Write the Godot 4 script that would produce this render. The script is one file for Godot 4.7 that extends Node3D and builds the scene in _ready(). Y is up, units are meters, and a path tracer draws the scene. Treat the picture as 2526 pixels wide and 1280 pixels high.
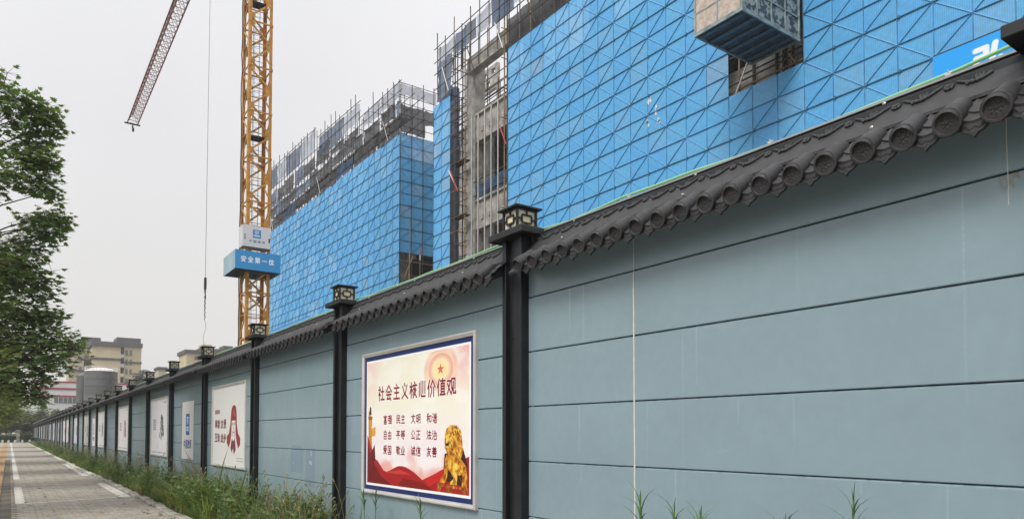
extends Node3D
# A hoarding along a pavement, a scaffolded building behind it and a tower crane.
# World axes: the hoarding runs along -z, the building lies towards +x, y is up, metres.

const POST_STEP := 4.02      # distance between lantern posts
const POST_FIRST := -0.98    # z of the nearest post
const WALL_X := 3.62         # street face of the hoarding boards
const SCREEN_X := 24.4       # plane of the blue scaffold screens
const COL_W := 1.155
const ROW_H := 0.935
const SCREEN_TOP := 25.08

var mats := {}
var taken := {}
var rng := RandomNumberGenerator.new()
var glyphs := {}

class MB:
	var v := PackedVector3Array()
	var n := PackedVector3Array()
	var t := PackedVector2Array()
	# corners run counter-clockwise seen from outside
	func tri(a: Vector3, b: Vector3, c: Vector3, na: Vector3, nb: Vector3, nc: Vector3, ua := Vector2.ZERO, ub := Vector2.ZERO, uc := Vector2.ZERO) -> void:
		v.append(a); v.append(c); v.append(b)
		n.append(na); n.append(nc); n.append(nb)
		t.append(ua); t.append(uc); t.append(ub)
	func flat(a: Vector3, b: Vector3, c: Vector3) -> void:
		var m := (b - a).cross(c - a).normalized()
		tri(a, b, c, m, m, m)
	func quad(a: Vector3, b: Vector3, c: Vector3, d: Vector3, uv := Rect2(0, 0, 1, 1)) -> void:
		var m := (b - a).cross(d - a).normalized()
		var u0 := Vector2(uv.position.x, uv.end.y)
		var u1 := uv.end
		var u2 := Vector2(uv.end.x, uv.position.y)
		var u3 := uv.position
		tri(a, b, c, m, m, m, u0, u1, u2)
		tri(a, c, d, m, m, m, u0, u2, u3)
	func box(c: Vector3, s: Vector3, b := Basis.IDENTITY) -> void:
		var x := b.x * s.x * 0.5
		var y := b.y * s.y * 0.5
		var z := b.z * s.z * 0.5
		quad(c - x - y + z, c + x - y + z, c + x + y + z, c - x + y + z)
		quad(c + x - y - z, c - x - y - z, c - x + y - z, c + x + y - z)
		quad(c + x - y + z, c + x - y - z, c + x + y - z, c + x + y + z)
		quad(c - x - y - z, c - x - y + z, c - x + y + z, c - x + y - z)
		quad(c - x + y + z, c + x + y + z, c + x + y - z, c - x + y - z)
		quad(c - x - y - z, c + x - y - z, c + x - y + z, c - x - y + z)
	func mm(a: Vector3, b: Vector3) -> void:
		box((a + b) * 0.5, (b - a).abs())
	# box with its edges chamfered by k
	func cbox(c: Vector3, s: Vector3, k: float) -> void:
		var h := s * 0.5
		for ax in 3:
			var e := Vector3.ZERO; e[ax] = 1.0
			var f := Vector3.ZERO; f[(ax + 1) % 3] = 1.0
			var g := Vector3.ZERO; g[(ax + 2) % 3] = 1.0
			var hf: float = h[(ax + 1) % 3] - k
			var hg: float = h[(ax + 2) % 3] - k
			var he: float = h[ax]
			for sg in [1.0, -1.0]:
				var o: Vector3 = c + e * he * sg
				var ff: Vector3 = f * sg
				quad(o - ff * hf - g * hg, o + ff * hf - g * hg, o + ff * hf + g * hg, o - ff * hf + g * hg)
			# chamfers along g
			var le: float = he - k
			for s1 in [1.0, -1.0]:
				for s2 in [1.0, -1.0]:
					var p: Vector3 = c + e * he * s1 + f * hf * s2
					var q: Vector3 = c + e * le * s1 + f * (hf + k) * s2
					if s1 * s2 > 0.0:
						quad(p - g * hg, q - g * hg, q + g * hg, p + g * hg)
					else:
						quad(q - g * hg, p - g * hg, p + g * hg, q + g * hg)
		for sx in [1.0, -1.0]:
			for sy in [1.0, -1.0]:
				for sz in [1.0, -1.0]:
					var a := c + Vector3(h.x * sx, (h.y - k) * sy, (h.z - k) * sz)
					var b2 := c + Vector3((h.x - k) * sx, h.y * sy, (h.z - k) * sz)
					var d := c + Vector3((h.x - k) * sx, (h.y - k) * sy, h.z * sz)
					if sx * sy * sz > 0.0: flat(a, b2, d)
					else: flat(a, d, b2)
	# a bar from a to b, w wide (sideways) and h deep
	func bar(a: Vector3, b: Vector3, w: float, h: float) -> void:
		var d := b - a
		var z := d.normalized()
		var ref := Vector3.UP if absf(z.y) < 0.95 else Vector3.RIGHT
		var x := ref.cross(z).normalized()
		box((a + b) * 0.5, Vector3(w, h, d.length()), Basis(x, z.cross(x), z))
	func tube(a: Vector3, b: Vector3, r0: float, r1: float, sides := 6, caps := true) -> void:
		var z := (b - a).normalized()
		var ref := Vector3.UP if absf(z.y) < 0.95 else Vector3.RIGHT
		var x := ref.cross(z).normalized()
		var y := z.cross(x)
		for i in sides:
			var t0 := TAU * i / sides
			var t1 := TAU * (i + 1) / sides
			var d0 := x * cos(t0) + y * sin(t0)
			var d1 := x * cos(t1) + y * sin(t1)
			tri(a + d0 * r0, a + d1 * r0, b + d1 * r1, d0, d1, d1)
			tri(a + d0 * r0, b + d1 * r1, b + d0 * r1, d0, d1, d0)
			if caps:
				tri(b, b + d0 * r1, b + d1 * r1, z, z, z)
				tri(a, a + d1 * r0, a + d0 * r0, -z, -z, -z)
	func path(pts: PackedVector3Array, r: float, sides := 5) -> void:
		for i in pts.size() - 1:
			tube(pts[i], pts[i + 1], r, r, sides, i == 0 or i == pts.size() - 2)
	# profile points are (radius, height) along axis z of b
	func lathe(o: Vector3, b: Basis, prof: PackedVector2Array, sides := 12) -> void:
		for j in prof.size() - 1:
			var p := prof[j]
			var q := prof[j + 1]
			var dd := q - p
			var nn := Vector2(dd.y, -dd.x).normalized()
			for i in sides:
				var t0 := TAU * i / sides
				var t1 := TAU * (i + 1) / sides
				var d0 := b.x * cos(t0) + b.y * sin(t0)
				var d1 := b.x * cos(t1) + b.y * sin(t1)
				var n0 := d0 * nn.x + b.z * nn.y
				var n1 := d1 * nn.x + b.z * nn.y
				var A := o + d0 * p.x + b.z * p.y
				var Bq := o + d1 * p.x + b.z * p.y
				var Cq := o + d1 * q.x + b.z * q.y
				var Dq := o + d0 * q.x + b.z * q.y
				if p.x > 1e-5: tri(A, Bq, Cq, n0, n1, n1)
				if q.x > 1e-5: tri(A, Cq, Dq, n0, n1, n0)
	# polygon (counter-clockwise in x, y of xf) thickened by d along +z of xf
	func prism(poly: PackedVector2Array, xf: Transform3D, d: float) -> void:
		var ids := Geometry2D.triangulate_polygon(poly)
		var zn := xf.basis.z
		for i in range(0, ids.size(), 3):
			var a := poly[ids[i]]
			var b := poly[ids[i + 1]]
			var c := poly[ids[i + 2]]
			if (b - a).cross(c - a) < 0.0:
				var sw := b; b = c; c = sw
			var A := xf * Vector3(a.x, a.y, d)
			var Bq := xf * Vector3(b.x, b.y, d)
			var Cq := xf * Vector3(c.x, c.y, d)
			tri(A, Bq, Cq, zn, zn, zn)
			tri(A - zn * d, Cq - zn * d, Bq - zn * d, -zn, -zn, -zn)
		for i in poly.size():
			var a := poly[i]
			var b := poly[(i + 1) % poly.size()]
			quad(xf * Vector3(a.x, a.y, 0), xf * Vector3(b.x, b.y, 0), xf * Vector3(b.x, b.y, d), xf * Vector3(a.x, a.y, d))
	func add(o: MB, xf: Transform3D) -> void:
		for i in o.v.size():
			v.append(xf * o.v[i]); n.append((xf.basis * o.n[i]).normalized()); t.append(o.t[i])
	func into(m: ArrayMesh, mat: Material) -> ArrayMesh:
		if v.is_empty(): return m
		var a := []
		a.resize(Mesh.ARRAY_MAX)
		a[Mesh.ARRAY_VERTEX] = v; a[Mesh.ARRAY_NORMAL] = n; a[Mesh.ARRAY_TEX_UV] = t
		m.add_surface_from_arrays(Mesh.PRIMITIVE_TRIANGLES, a)
		m.surface_set_material(m.get_surface_count() - 1, mat)
		return m
	func mesh(mat: Material) -> ArrayMesh:
		return into(ArrayMesh.new(), mat)

func numbered(parent: Node, called: String) -> String:
	var key := "%d/%s" % [parent.get_instance_id(), called]
	var k: int = taken.get(key, 0)
	taken[key] = k + 1
	return called if k == 0 else "%s_%03d" % [called, k]

func thing(called: String, label: String, category: String, at := Vector3.ZERO, group := "", turn := 0.0) -> Node3D:
	var o := Node3D.new()
	o.name = numbered(self, called)
	o.position = at
	o.rotation.y = turn
	add_child(o)
	o.set_meta("label", label)
	o.set_meta("category", category)
	if group != "": o.set_meta("group", group)
	return o

func part(parent: Node, called: String, mesh: Mesh, xf := Transform3D.IDENTITY) -> MeshInstance3D:
	var o := MeshInstance3D.new()
	o.mesh = mesh
	o.name = numbered(parent, called)
	o.transform = xf
	parent.add_child(o)
	return o

func at(x: float, y: float, z: float) -> Transform3D:
	return Transform3D(Basis.IDENTITY, Vector3(x, y, z))

func setting(called: String, mesh: Mesh, at_ := Vector3.ZERO, label := "") -> MeshInstance3D:
	var o := part(self, called, mesh, Transform3D(Basis.IDENTITY, at_))
	o.set_meta("kind", "structure")
	if label != "": o.set_meta("label", label)
	return o

func ordinal(k: int) -> String:
	var small := ["nearest", "second", "third", "fourth", "fifth", "sixth", "seventh", "eighth", "ninth", "tenth", "eleventh", "twelfth", "thirteenth", "fourteenth", "fifteenth", "sixteenth", "seventeenth", "eighteenth", "nineteenth"]
	if k < 19: return small[k]
	var tens := {2: ["twentieth", "twenty"], 3: ["thirtieth", "thirty"], 4: ["fortieth", "forty"]}
	var num := k + 1
	var te: Array = tens[num / 10]
	if num % 10 == 0: return te[0]
	return "%s-%s" % [te[1], "first" if num % 10 == 1 else small[num % 10 - 1]]

# ---------- materials ----------
func noise_image(w: int, h: int, freq: float, sd: int, octaves := 4) -> Image:
	var f := FastNoiseLite.new()
	f.seed = sd
	f.noise_type = FastNoiseLite.TYPE_SIMPLEX_SMOOTH
	f.frequency = freq
	f.fractal_octaves = octaves
	return f.get_seamless_image(w, h)

func grain(key: String, size: int, freq: float, lo: float, hi: float, sd: int) -> ImageTexture:
	if mats.has(key): return mats[key]
	var src := noise_image(size, size, freq, sd)
	var img := Image.create(size, size, true, Image.FORMAT_RGB8)
	for y in size:
		for x in size:
			var g := lerpf(lo, hi, src.get_pixel(x, y).r)
			img.set_pixel(x, y, Color(g, g, g))
	img.generate_mipmaps()
	mats[key] = ImageTexture.create_from_image(img)
	return mats[key]

func bumps(key: String, size: int, freq: float, sd: int) -> ImageTexture:
	if mats.has(key): return mats[key]
	var img := noise_image(size, size, freq, sd)
	img.convert(Image.FORMAT_RGBA8)
	img.bump_map_to_normal_map(4.0)
	mats[key] = ImageTexture.create_from_image(img)
	return mats[key]

# base colours are linear real-world values
func mat(key: String, r: float, g: float, b: float, rough := 0.7, metal := 0.0, tex: Texture2D = null, scale := 1.0, bump: Texture2D = null, bump_amount := 0.3) -> StandardMaterial3D:
	if mats.has(key): return mats[key]
	var m := StandardMaterial3D.new()
	m.albedo_color = Color(r, g, b).linear_to_srgb()
	m.roughness = rough
	m.metallic = metal
	if tex:
		m.albedo_texture = tex
		m.uv1_triplanar = true
		m.uv1_world_triplanar = true
		m.uv1_scale = Vector3.ONE * scale
	if bump:
		m.normal_enabled = true
		m.normal_texture = bump
		m.normal_scale = bump_amount
		if not tex:
			m.uv1_triplanar = true
			m.uv1_world_triplanar = true
			m.uv1_scale = Vector3.ONE * scale
	mats[key] = m
	return m

func printed(key: String, img: Image, rough := 0.5) -> StandardMaterial3D:
	img.generate_mipmaps()
	var m := StandardMaterial3D.new()
	m.albedo_texture = ImageTexture.create_from_image(img)
	m.roughness = rough
	mats[key] = m
	return m

# ---------- drawing print ----------
func dab(img: Image, a: Vector2, b: Vector2, r: float, col: Color) -> void:
	var x0 := maxi(0, int(minf(a.x, b.x) - r - 1)); var x1 := mini(img.get_width() - 1, int(maxf(a.x, b.x) + r + 1))
	var y0 := maxi(0, int(minf(a.y, b.y) - r - 1)); var y1 := mini(img.get_height() - 1, int(maxf(a.y, b.y) + r + 1))
	var d := b - a
	var l2 := maxf(d.length_squared(), 1e-6)
	for y in range(y0, y1 + 1):
		for x in range(x0, x1 + 1):
			var p := Vector2(x + 0.5, y + 0.5)
			var u := clampf((p - a).dot(d) / l2, 0.0, 1.0)
			var cov := clampf(r + 0.5 - p.distance_to(a + d * u), 0.0, 1.0) * col.a
			if cov > 0.0:
				img.set_pixel(x, y, img.get_pixel(x, y).lerp(Color(col.r, col.g, col.b), cov))

func glyph(img: Image, ch: String, x: float, y: float, w: float, h: float, r: float, col: Color) -> void:
	for st: Array in glyphs.get(ch, []):
		for i in range(0, st.size() - 2, 2):
			dab(img, Vector2(x + st[i] * w * 0.01, y + st[i + 1] * h * 0.01), Vector2(x + st[i + 2] * w * 0.01, y + st[i + 3] * h * 0.01), r, col)

func words(img: Image, s: String, x: float, y: float, w: float, h: float, gap: float, r: float, col: Color) -> void:
	for i in s.length():
		glyph(img, s[i], x + i * (w + gap), y, w, h, r, col)

func poly(img: Image, pts: Array, col: Color) -> void:
	var w := img.get_width()
	var h := img.get_height()
	var lo := 1e9; var hi := -1e9
	for p: Vector2 in pts:
		lo = minf(lo, p.y); hi = maxf(hi, p.y)
	for y in range(maxi(0, int(lo)), mini(h - 1, int(hi)) + 1):
		var xs := []
		var yy := y + 0.5
		for i in pts.size():
			var a: Vector2 = pts[i]
			var b: Vector2 = pts[(i + 1) % pts.size()]
			if (a.y <= yy) != (b.y <= yy):
				xs.append(a.x + (yy - a.y) / (b.y - a.y) * (b.x - a.x))
		xs.sort()
		for i in range(0, xs.size() - 1, 2):
			for x in range(maxi(0, int(xs[i] + 0.5)), mini(w, int(xs[i + 1] + 0.5))):
				if col.a >= 1.0: img.set_pixel(x, y, col)
				else: img.set_pixel(x, y, img.get_pixel(x, y).lerp(Color(col.r, col.g, col.b), col.a))

func scaled(pts: Array, w: float, h: float) -> Array:
	var out := []
	for i in range(0, pts.size() - 1, 2): out.append(Vector2(pts[i] * w, pts[i + 1] * h))
	return out

func _ready() -> void:
	rng.seed = 71
	set_view()
	make_glyphs()
	make_materials()
	ground_and_paving()
	hoarding()
	posters()
	building()
	crane()
	far_things()
	trees()
	verge()

func set_view() -> void:
	# a level view along the hoarding, the lens shifted up, as the photograph's upright verticals show
	var f := 1750.0
	var near := 0.1
	var cam := Camera3D.new()
	cam.name = "camera"
	cam.projection = Camera3D.PROJECTION_FRUSTUM
	cam.near = near
	cam.far = 2000.0
	cam.size = near * 1280.0 / f
	cam.frustum_offset = Vector2(0, near * (1008.9 - 640.0) / f)
	cam.position = Vector3(0, 1.6, 0)
	cam.rotation_degrees = Vector3(2.0, -35.342, 0)
	add_child(cam)
	cam.current = true
	var env := Environment.new()
	env.background_mode = Environment.BG_SKY
	env.tonemap_mode = Environment.TONE_MAPPER_LINEAR
	env.tonemap_exposure = 1.6
	env.sdfgi_enabled = true
	env.ssao_enabled = true
	env.ssil_enabled = true
	# even overcast, a little brighter overhead, faintly mottled
	var w := 512
	var h := 256
	var clouds := noise_image(w, h, 0.012, 5, 5)
	var img := Image.create(w, h, false, Image.FORMAT_RGBF)
	for y in h:
		var el := PI * (0.5 - (y + 0.5) / h)
		var up := maxf(0.0, sin(el))
		for x in w:
			var c := 0.512 + 0.035 * up + 0.46 * up * up * up + (clouds.get_pixel(x, y).r - 0.5) * 0.085 * smoothstep(0.0, 0.3, up)
			var warm := 1.0 - smoothstep(0.0, 0.45, up)
			var col := Color(c * lerpf(0.985, 1.0, warm), c * lerpf(0.985, 0.985, warm), c * lerpf(1.02, 0.95, warm))
			if el < 0.0: col = Color(0.2, 0.195, 0.18)
			img.set_pixel(x, y, col)
	var pan := PanoramaSkyMaterial.new()
	pan.panorama = ImageTexture.create_from_image(img)
	var sky := Sky.new()
	sky.sky_material = pan
	env.sky = sky
	env.fog_enabled = true
	env.fog_density = 0.0007
	env.fog_light_color = Color(0.93, 0.93, 0.93)
	var we := WorldEnvironment.new()
	we.name = "environment"
	we.environment = env
	add_child(we)
	var sun := DirectionalLight3D.new()
	sun.name = "sun"
	sun.light_energy = 0.5
	sun.light_angular_distance = 24.0
	sun.light_color = Color(1.0, 0.98, 0.95)
	sun.shadow_enabled = true
	add_child(sun)
	sun.look_at_from_position(Vector3(-6.4, 7.2, 2.2), Vector3.ZERO)

func make_glyphs() -> void:
	var speech := [[15, 5, 25, 18], [5, 38, 22, 38, 22, 85, 34, 75]]
	var man := [[29, 5, 5, 50], [19, 32, 19, 97]]
	var water := [[12, 8, 24, 18], [5, 32, 18, 42], [8, 92, 26, 58]]
	var bamboo := [[25, 3, 12, 22], [20, 12, 45, 12], [70, 3, 57, 22], [65, 12, 95, 12]]
	var bow := [[8, 12, 40, 12, 40, 35, 10, 35, 8, 60, 40, 60, 36, 92, 22, 92]]
	glyphs = {
		"社": [[22, 5, 30, 15], [8, 25, 38, 25, 10, 60], [24, 45, 24, 97], [28, 52, 38, 62], [50, 38, 92, 38], [70, 8, 70, 90], [44, 90, 98, 90]],
		"会": [[50, 5, 8, 45], [50, 5, 92, 45], [30, 45, 70, 45], [15, 62, 88, 62], [48, 62, 25, 90, 78, 88], [65, 75, 82, 97]],
		"主": [[45, 3, 56, 13], [15, 25, 85, 25], [20, 55, 80, 55], [50, 25, 50, 92], [8, 92, 92, 92]],
		"义": [[45, 5, 55, 20], [82, 15, 60, 60, 10, 95], [20, 20, 45, 65, 92, 95]],
		"核": [[5, 28, 42, 28], [24, 5, 24, 97], [24, 30, 5, 70], [24, 35, 42, 58], [66, 3, 74, 13], [48, 22, 96, 22], [70, 22, 52, 45, 80, 45], [80, 38, 45, 78], [88, 50, 50, 95], [72, 70, 95, 95]],
		"心": [[14, 15, 14, 90], [36, 5, 36, 82, 45, 92, 90, 92], [60, 5, 60, 75], [86, 5, 86, 75]],
		"价": man + [[65, 5, 38, 45], [65, 5, 96, 45], [55, 45, 52, 70, 40, 97], [78, 45, 78, 97]],
		"值": man + [[42, 15, 96, 15], [68, 3, 66, 30], [50, 30, 50, 92], [50, 30, 88, 30, 88, 92], [50, 45, 88, 45], [50, 60, 88, 60], [50, 76, 88, 76], [38, 92, 98, 92]],
		"观": [[5, 20, 42, 20, 8, 92], [8, 35, 45, 88], [55, 10, 55, 62], [55, 10, 92, 10, 92, 62], [73, 25, 73, 50, 50, 95], [75, 62, 75, 88, 98, 90, 98, 78]],
		"富": [[50, 2, 50, 12], [10, 25, 10, 14, 90, 14, 90, 25], [28, 28, 72, 28], [32, 38, 68, 38, 68, 52, 32, 52, 32, 38], [20, 62, 80, 62, 80, 97, 20, 97, 20, 62], [20, 79, 80, 79], [50, 62, 50, 97]],
		"强": bow + [[52, 8, 92, 8, 92, 28, 52, 28, 52, 8], [48, 42, 96, 42, 96, 66, 48, 66, 48, 42], [72, 30, 72, 90], [44, 92, 94, 88], [86, 76, 98, 97]],
		"民": [[15, 10, 85, 10, 85, 35, 15, 35], [15, 10, 15, 92, 45, 80], [15, 58, 92, 58], [52, 35, 65, 75, 92, 95, 95, 80]],
		"文": [[46, 3, 55, 16], [8, 25, 92, 25], [75, 25, 50, 65, 8, 95], [25, 25, 50, 65, 92, 95]],
		"明": [[10, 15, 40, 15, 40, 80, 10, 80, 10, 15], [10, 47, 40, 47], [58, 8, 58, 60, 45, 97], [58, 8, 92, 8, 92, 92, 80, 92], [58, 35, 92, 35], [58, 60, 92, 60]],
		"和": [[40, 5, 12, 15], [5, 32, 50, 32], [28, 12, 28, 97], [28, 35, 5, 75], [28, 38, 48, 62], [60, 28, 94, 28, 94, 85, 60, 85, 60, 28]],
		"谐": speech + [[45, 8, 45, 45, 62, 38], [45, 25, 62, 25], [74, 5, 74, 42, 95, 42, 95, 32], [92, 12, 74, 24], [68, 48, 60, 56], [50, 58, 88, 58, 88, 97, 50, 97, 50, 58], [50, 77, 88, 77]],
		"自": [[52, 2, 42, 16], [20, 18, 80, 18, 80, 96, 20, 96, 20, 18], [20, 44, 80, 44], [20, 70, 80, 70]],
		"由": [[15, 28, 85, 28, 85, 95, 15, 95, 15, 28], [15, 61, 85, 61], [50, 5, 50, 95]],
		"平": [[12, 12, 88, 12], [28, 22, 38, 42], [72, 22, 60, 42], [5, 55, 95, 55], [50, 12, 50, 97]],
		"等": bamboo + [[18, 30, 82, 30], [50, 22, 50, 46], [6, 46, 94, 46], [8, 62, 92, 62], [68, 50, 68, 97, 55, 92], [25, 70, 38, 85]],
		"公": [[38, 5, 10, 48], [62, 5, 92, 48], [48, 42, 18, 88, 80, 84], [68, 65, 88, 97]],
		"正": [[10, 10, 90, 10], [50, 10, 50, 92], [52, 48, 85, 48], [22, 45, 22, 92], [5, 92, 95, 92]],
		"法": water + [[38, 25, 92, 25], [65, 5, 65, 52], [32, 52, 97, 52], [60, 52, 42, 88, 85, 84], [76, 68, 94, 95]],
		"治": water + [[62, 5, 42, 40, 88, 36], [76, 22, 94, 45], [44, 58, 90, 58, 90, 95, 44, 95, 44, 58]],
		"爱": [[85, 3, 15, 12], [20, 18, 28, 28], [46, 16, 52, 26], [80, 14, 70, 28], [10, 46, 10, 34, 90, 34, 90, 46], [20, 50, 80, 50], [42, 36, 8, 95], [38, 62, 75, 62, 30, 97], [42, 68, 90, 97]],
		"国": [[10, 8, 90, 8, 90, 95, 10, 95, 10, 8], [28, 28, 72, 28], [30, 50, 70, 50], [25, 75, 75, 75], [50, 28, 50, 75], [62, 58, 70, 68]],
		"敬": [[5, 18, 52, 18], [18, 8, 18, 28], [38, 8, 38, 28], [20, 30, 8, 50], [14, 40, 48, 40, 48, 90, 36, 90], [16, 55, 34, 55, 34, 75, 16, 75, 16, 55], [68, 5, 55, 40], [62, 25, 97, 25], [88, 25, 55, 97], [62, 40, 97, 97]],
		"业": [[35, 8, 35, 90], [65, 8, 65, 90], [10, 32, 22, 68], [90, 32, 78, 68], [4, 92, 96, 92]],
		"诚": speech + [[40, 22, 96, 22], [42, 22, 42, 60, 34, 97], [42, 48, 60, 48, 58, 78, 50, 78], [66, 5, 78, 70, 96, 95, 97, 75], [90, 40, 62, 92], [84, 6, 92, 14]],
		"信": man + [[64, 3, 70, 13], [38, 22, 97, 22], [46, 38, 90, 38], [46, 53, 90, 53], [46, 68, 90, 68, 90, 96, 46, 96, 46, 68]],
		"友": [[8, 25, 92, 25], [45, 5, 35, 45, 8, 95], [35, 48, 78, 48, 30, 97], [38, 60, 90, 97]],
		"善": [[32, 3, 38, 12], [68, 3, 62, 12], [12, 18, 88, 18], [18, 30, 82, 30], [8, 44, 92, 44], [50, 14, 50, 58], [30, 46, 35, 56], [70, 46, 65, 56], [5, 62, 95, 62], [22, 72, 78, 72, 78, 97, 22, 97, 22, 72]],
		"安": [[50, 2, 50, 13], [10, 30, 10, 16, 90, 16, 90, 30], [45, 25, 25, 65, 80, 95], [72, 48, 50, 80, 12, 97], [5, 50, 95, 50]],
		"全": [[50, 4, 5, 45], [50, 4, 95, 45], [25, 48, 75, 48], [28, 70, 72, 70], [8, 94, 92, 94], [50, 48, 50, 94]],
		"第": bamboo + [[12, 30, 85, 30, 85, 48, 15, 48], [15, 48, 12, 66, 88, 66, 86, 88, 74, 88], [50, 30, 50, 97], [48, 66, 12, 95]],
		"一": [[5, 50, 95, 50]],
		"位": man + [[62, 3, 68, 16], [38, 26, 96, 26], [50, 38, 58, 80], [85, 36, 75, 85], [34, 90, 98, 90]],
		"中": [[12, 25, 88, 25, 88, 65, 12, 65, 12, 25], [50, 3, 50, 97]],
		"建": [[48, 15, 85, 15, 85, 45], [40, 30, 96, 30], [48, 45, 85, 45], [45, 60, 90, 60], [67, 3, 67, 85], [8, 12, 32, 12, 12, 42, 32, 42, 8, 95], [10, 60, 35, 88, 97, 95]],
		"筑": bamboo + [[8, 38, 45, 38], [26, 38, 26, 80], [5, 84, 48, 76], [58, 35, 55, 70, 45, 95], [58, 35, 86, 35, 86, 90, 98, 90], [66, 52, 76, 66]],
		"弘": bow + [[68, 8, 50, 85, 90, 80], [82, 55, 96, 95]],
		"扬": [[5, 25, 38, 25], [23, 4, 23, 92, 12, 86], [4, 62, 40, 50], [46, 12, 86, 12, 50, 40, 95, 40, 88, 94, 76, 90], [68, 42, 42, 78], [82, 42, 52, 96]],
		"奉": [[12, 14, 88, 14], [20, 28, 80, 28], [6, 42, 94, 42], [50, 3, 10, 75], [55, 42, 92, 72], [30, 62, 70, 62], [22, 78, 78, 78], [50, 52, 50, 97]],
		"献": [[5, 18, 50, 18], [27, 4, 27, 32], [8, 32, 8, 95], [8, 32, 48, 32, 48, 95], [18, 60, 38, 60], [16, 76, 40, 76], [28, 60, 28, 95], [54, 38, 98, 38], [76, 8, 74, 45, 54, 95], [76, 45, 97, 95], [86, 12, 93, 24]],
		"互": [[8, 10, 92, 10], [40, 10, 25, 55, 70, 55], [35, 35, 75, 35, 62, 90], [5, 92, 95, 92]],
		"助": [[10, 10, 42, 10, 42, 78], [10, 10, 10, 80], [10, 32, 42, 32], [10, 55, 42, 55], [2, 85, 48, 76], [52, 32, 92, 32, 88, 92, 76, 90], [70, 5, 68, 50, 48, 95]],
		"进": [[12, 8, 22, 20], [5, 38, 22, 38, 22, 78, 5, 92], [15, 82, 40, 92, 97, 94], [40, 30, 95, 30], [35, 55, 97, 55], [54, 8, 54, 55, 42, 80], [78, 8, 78, 80]],
		"步": [[50, 5, 50, 45], [52, 22, 82, 22], [25, 18, 25, 45], [5, 45, 95, 45], [50, 50, 50, 78], [28, 55, 12, 75], [82, 55, 45, 90, 10, 97]],
		"C": [[88, 12, 12, 12, 12, 88, 88, 88]], "S": [[88, 12, 12, 12, 12, 50, 88, 50, 88, 88, 12, 88]], "E": [[88, 12, 12, 12, 12, 88, 88, 88], [12, 50, 75, 50]],
	}

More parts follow.
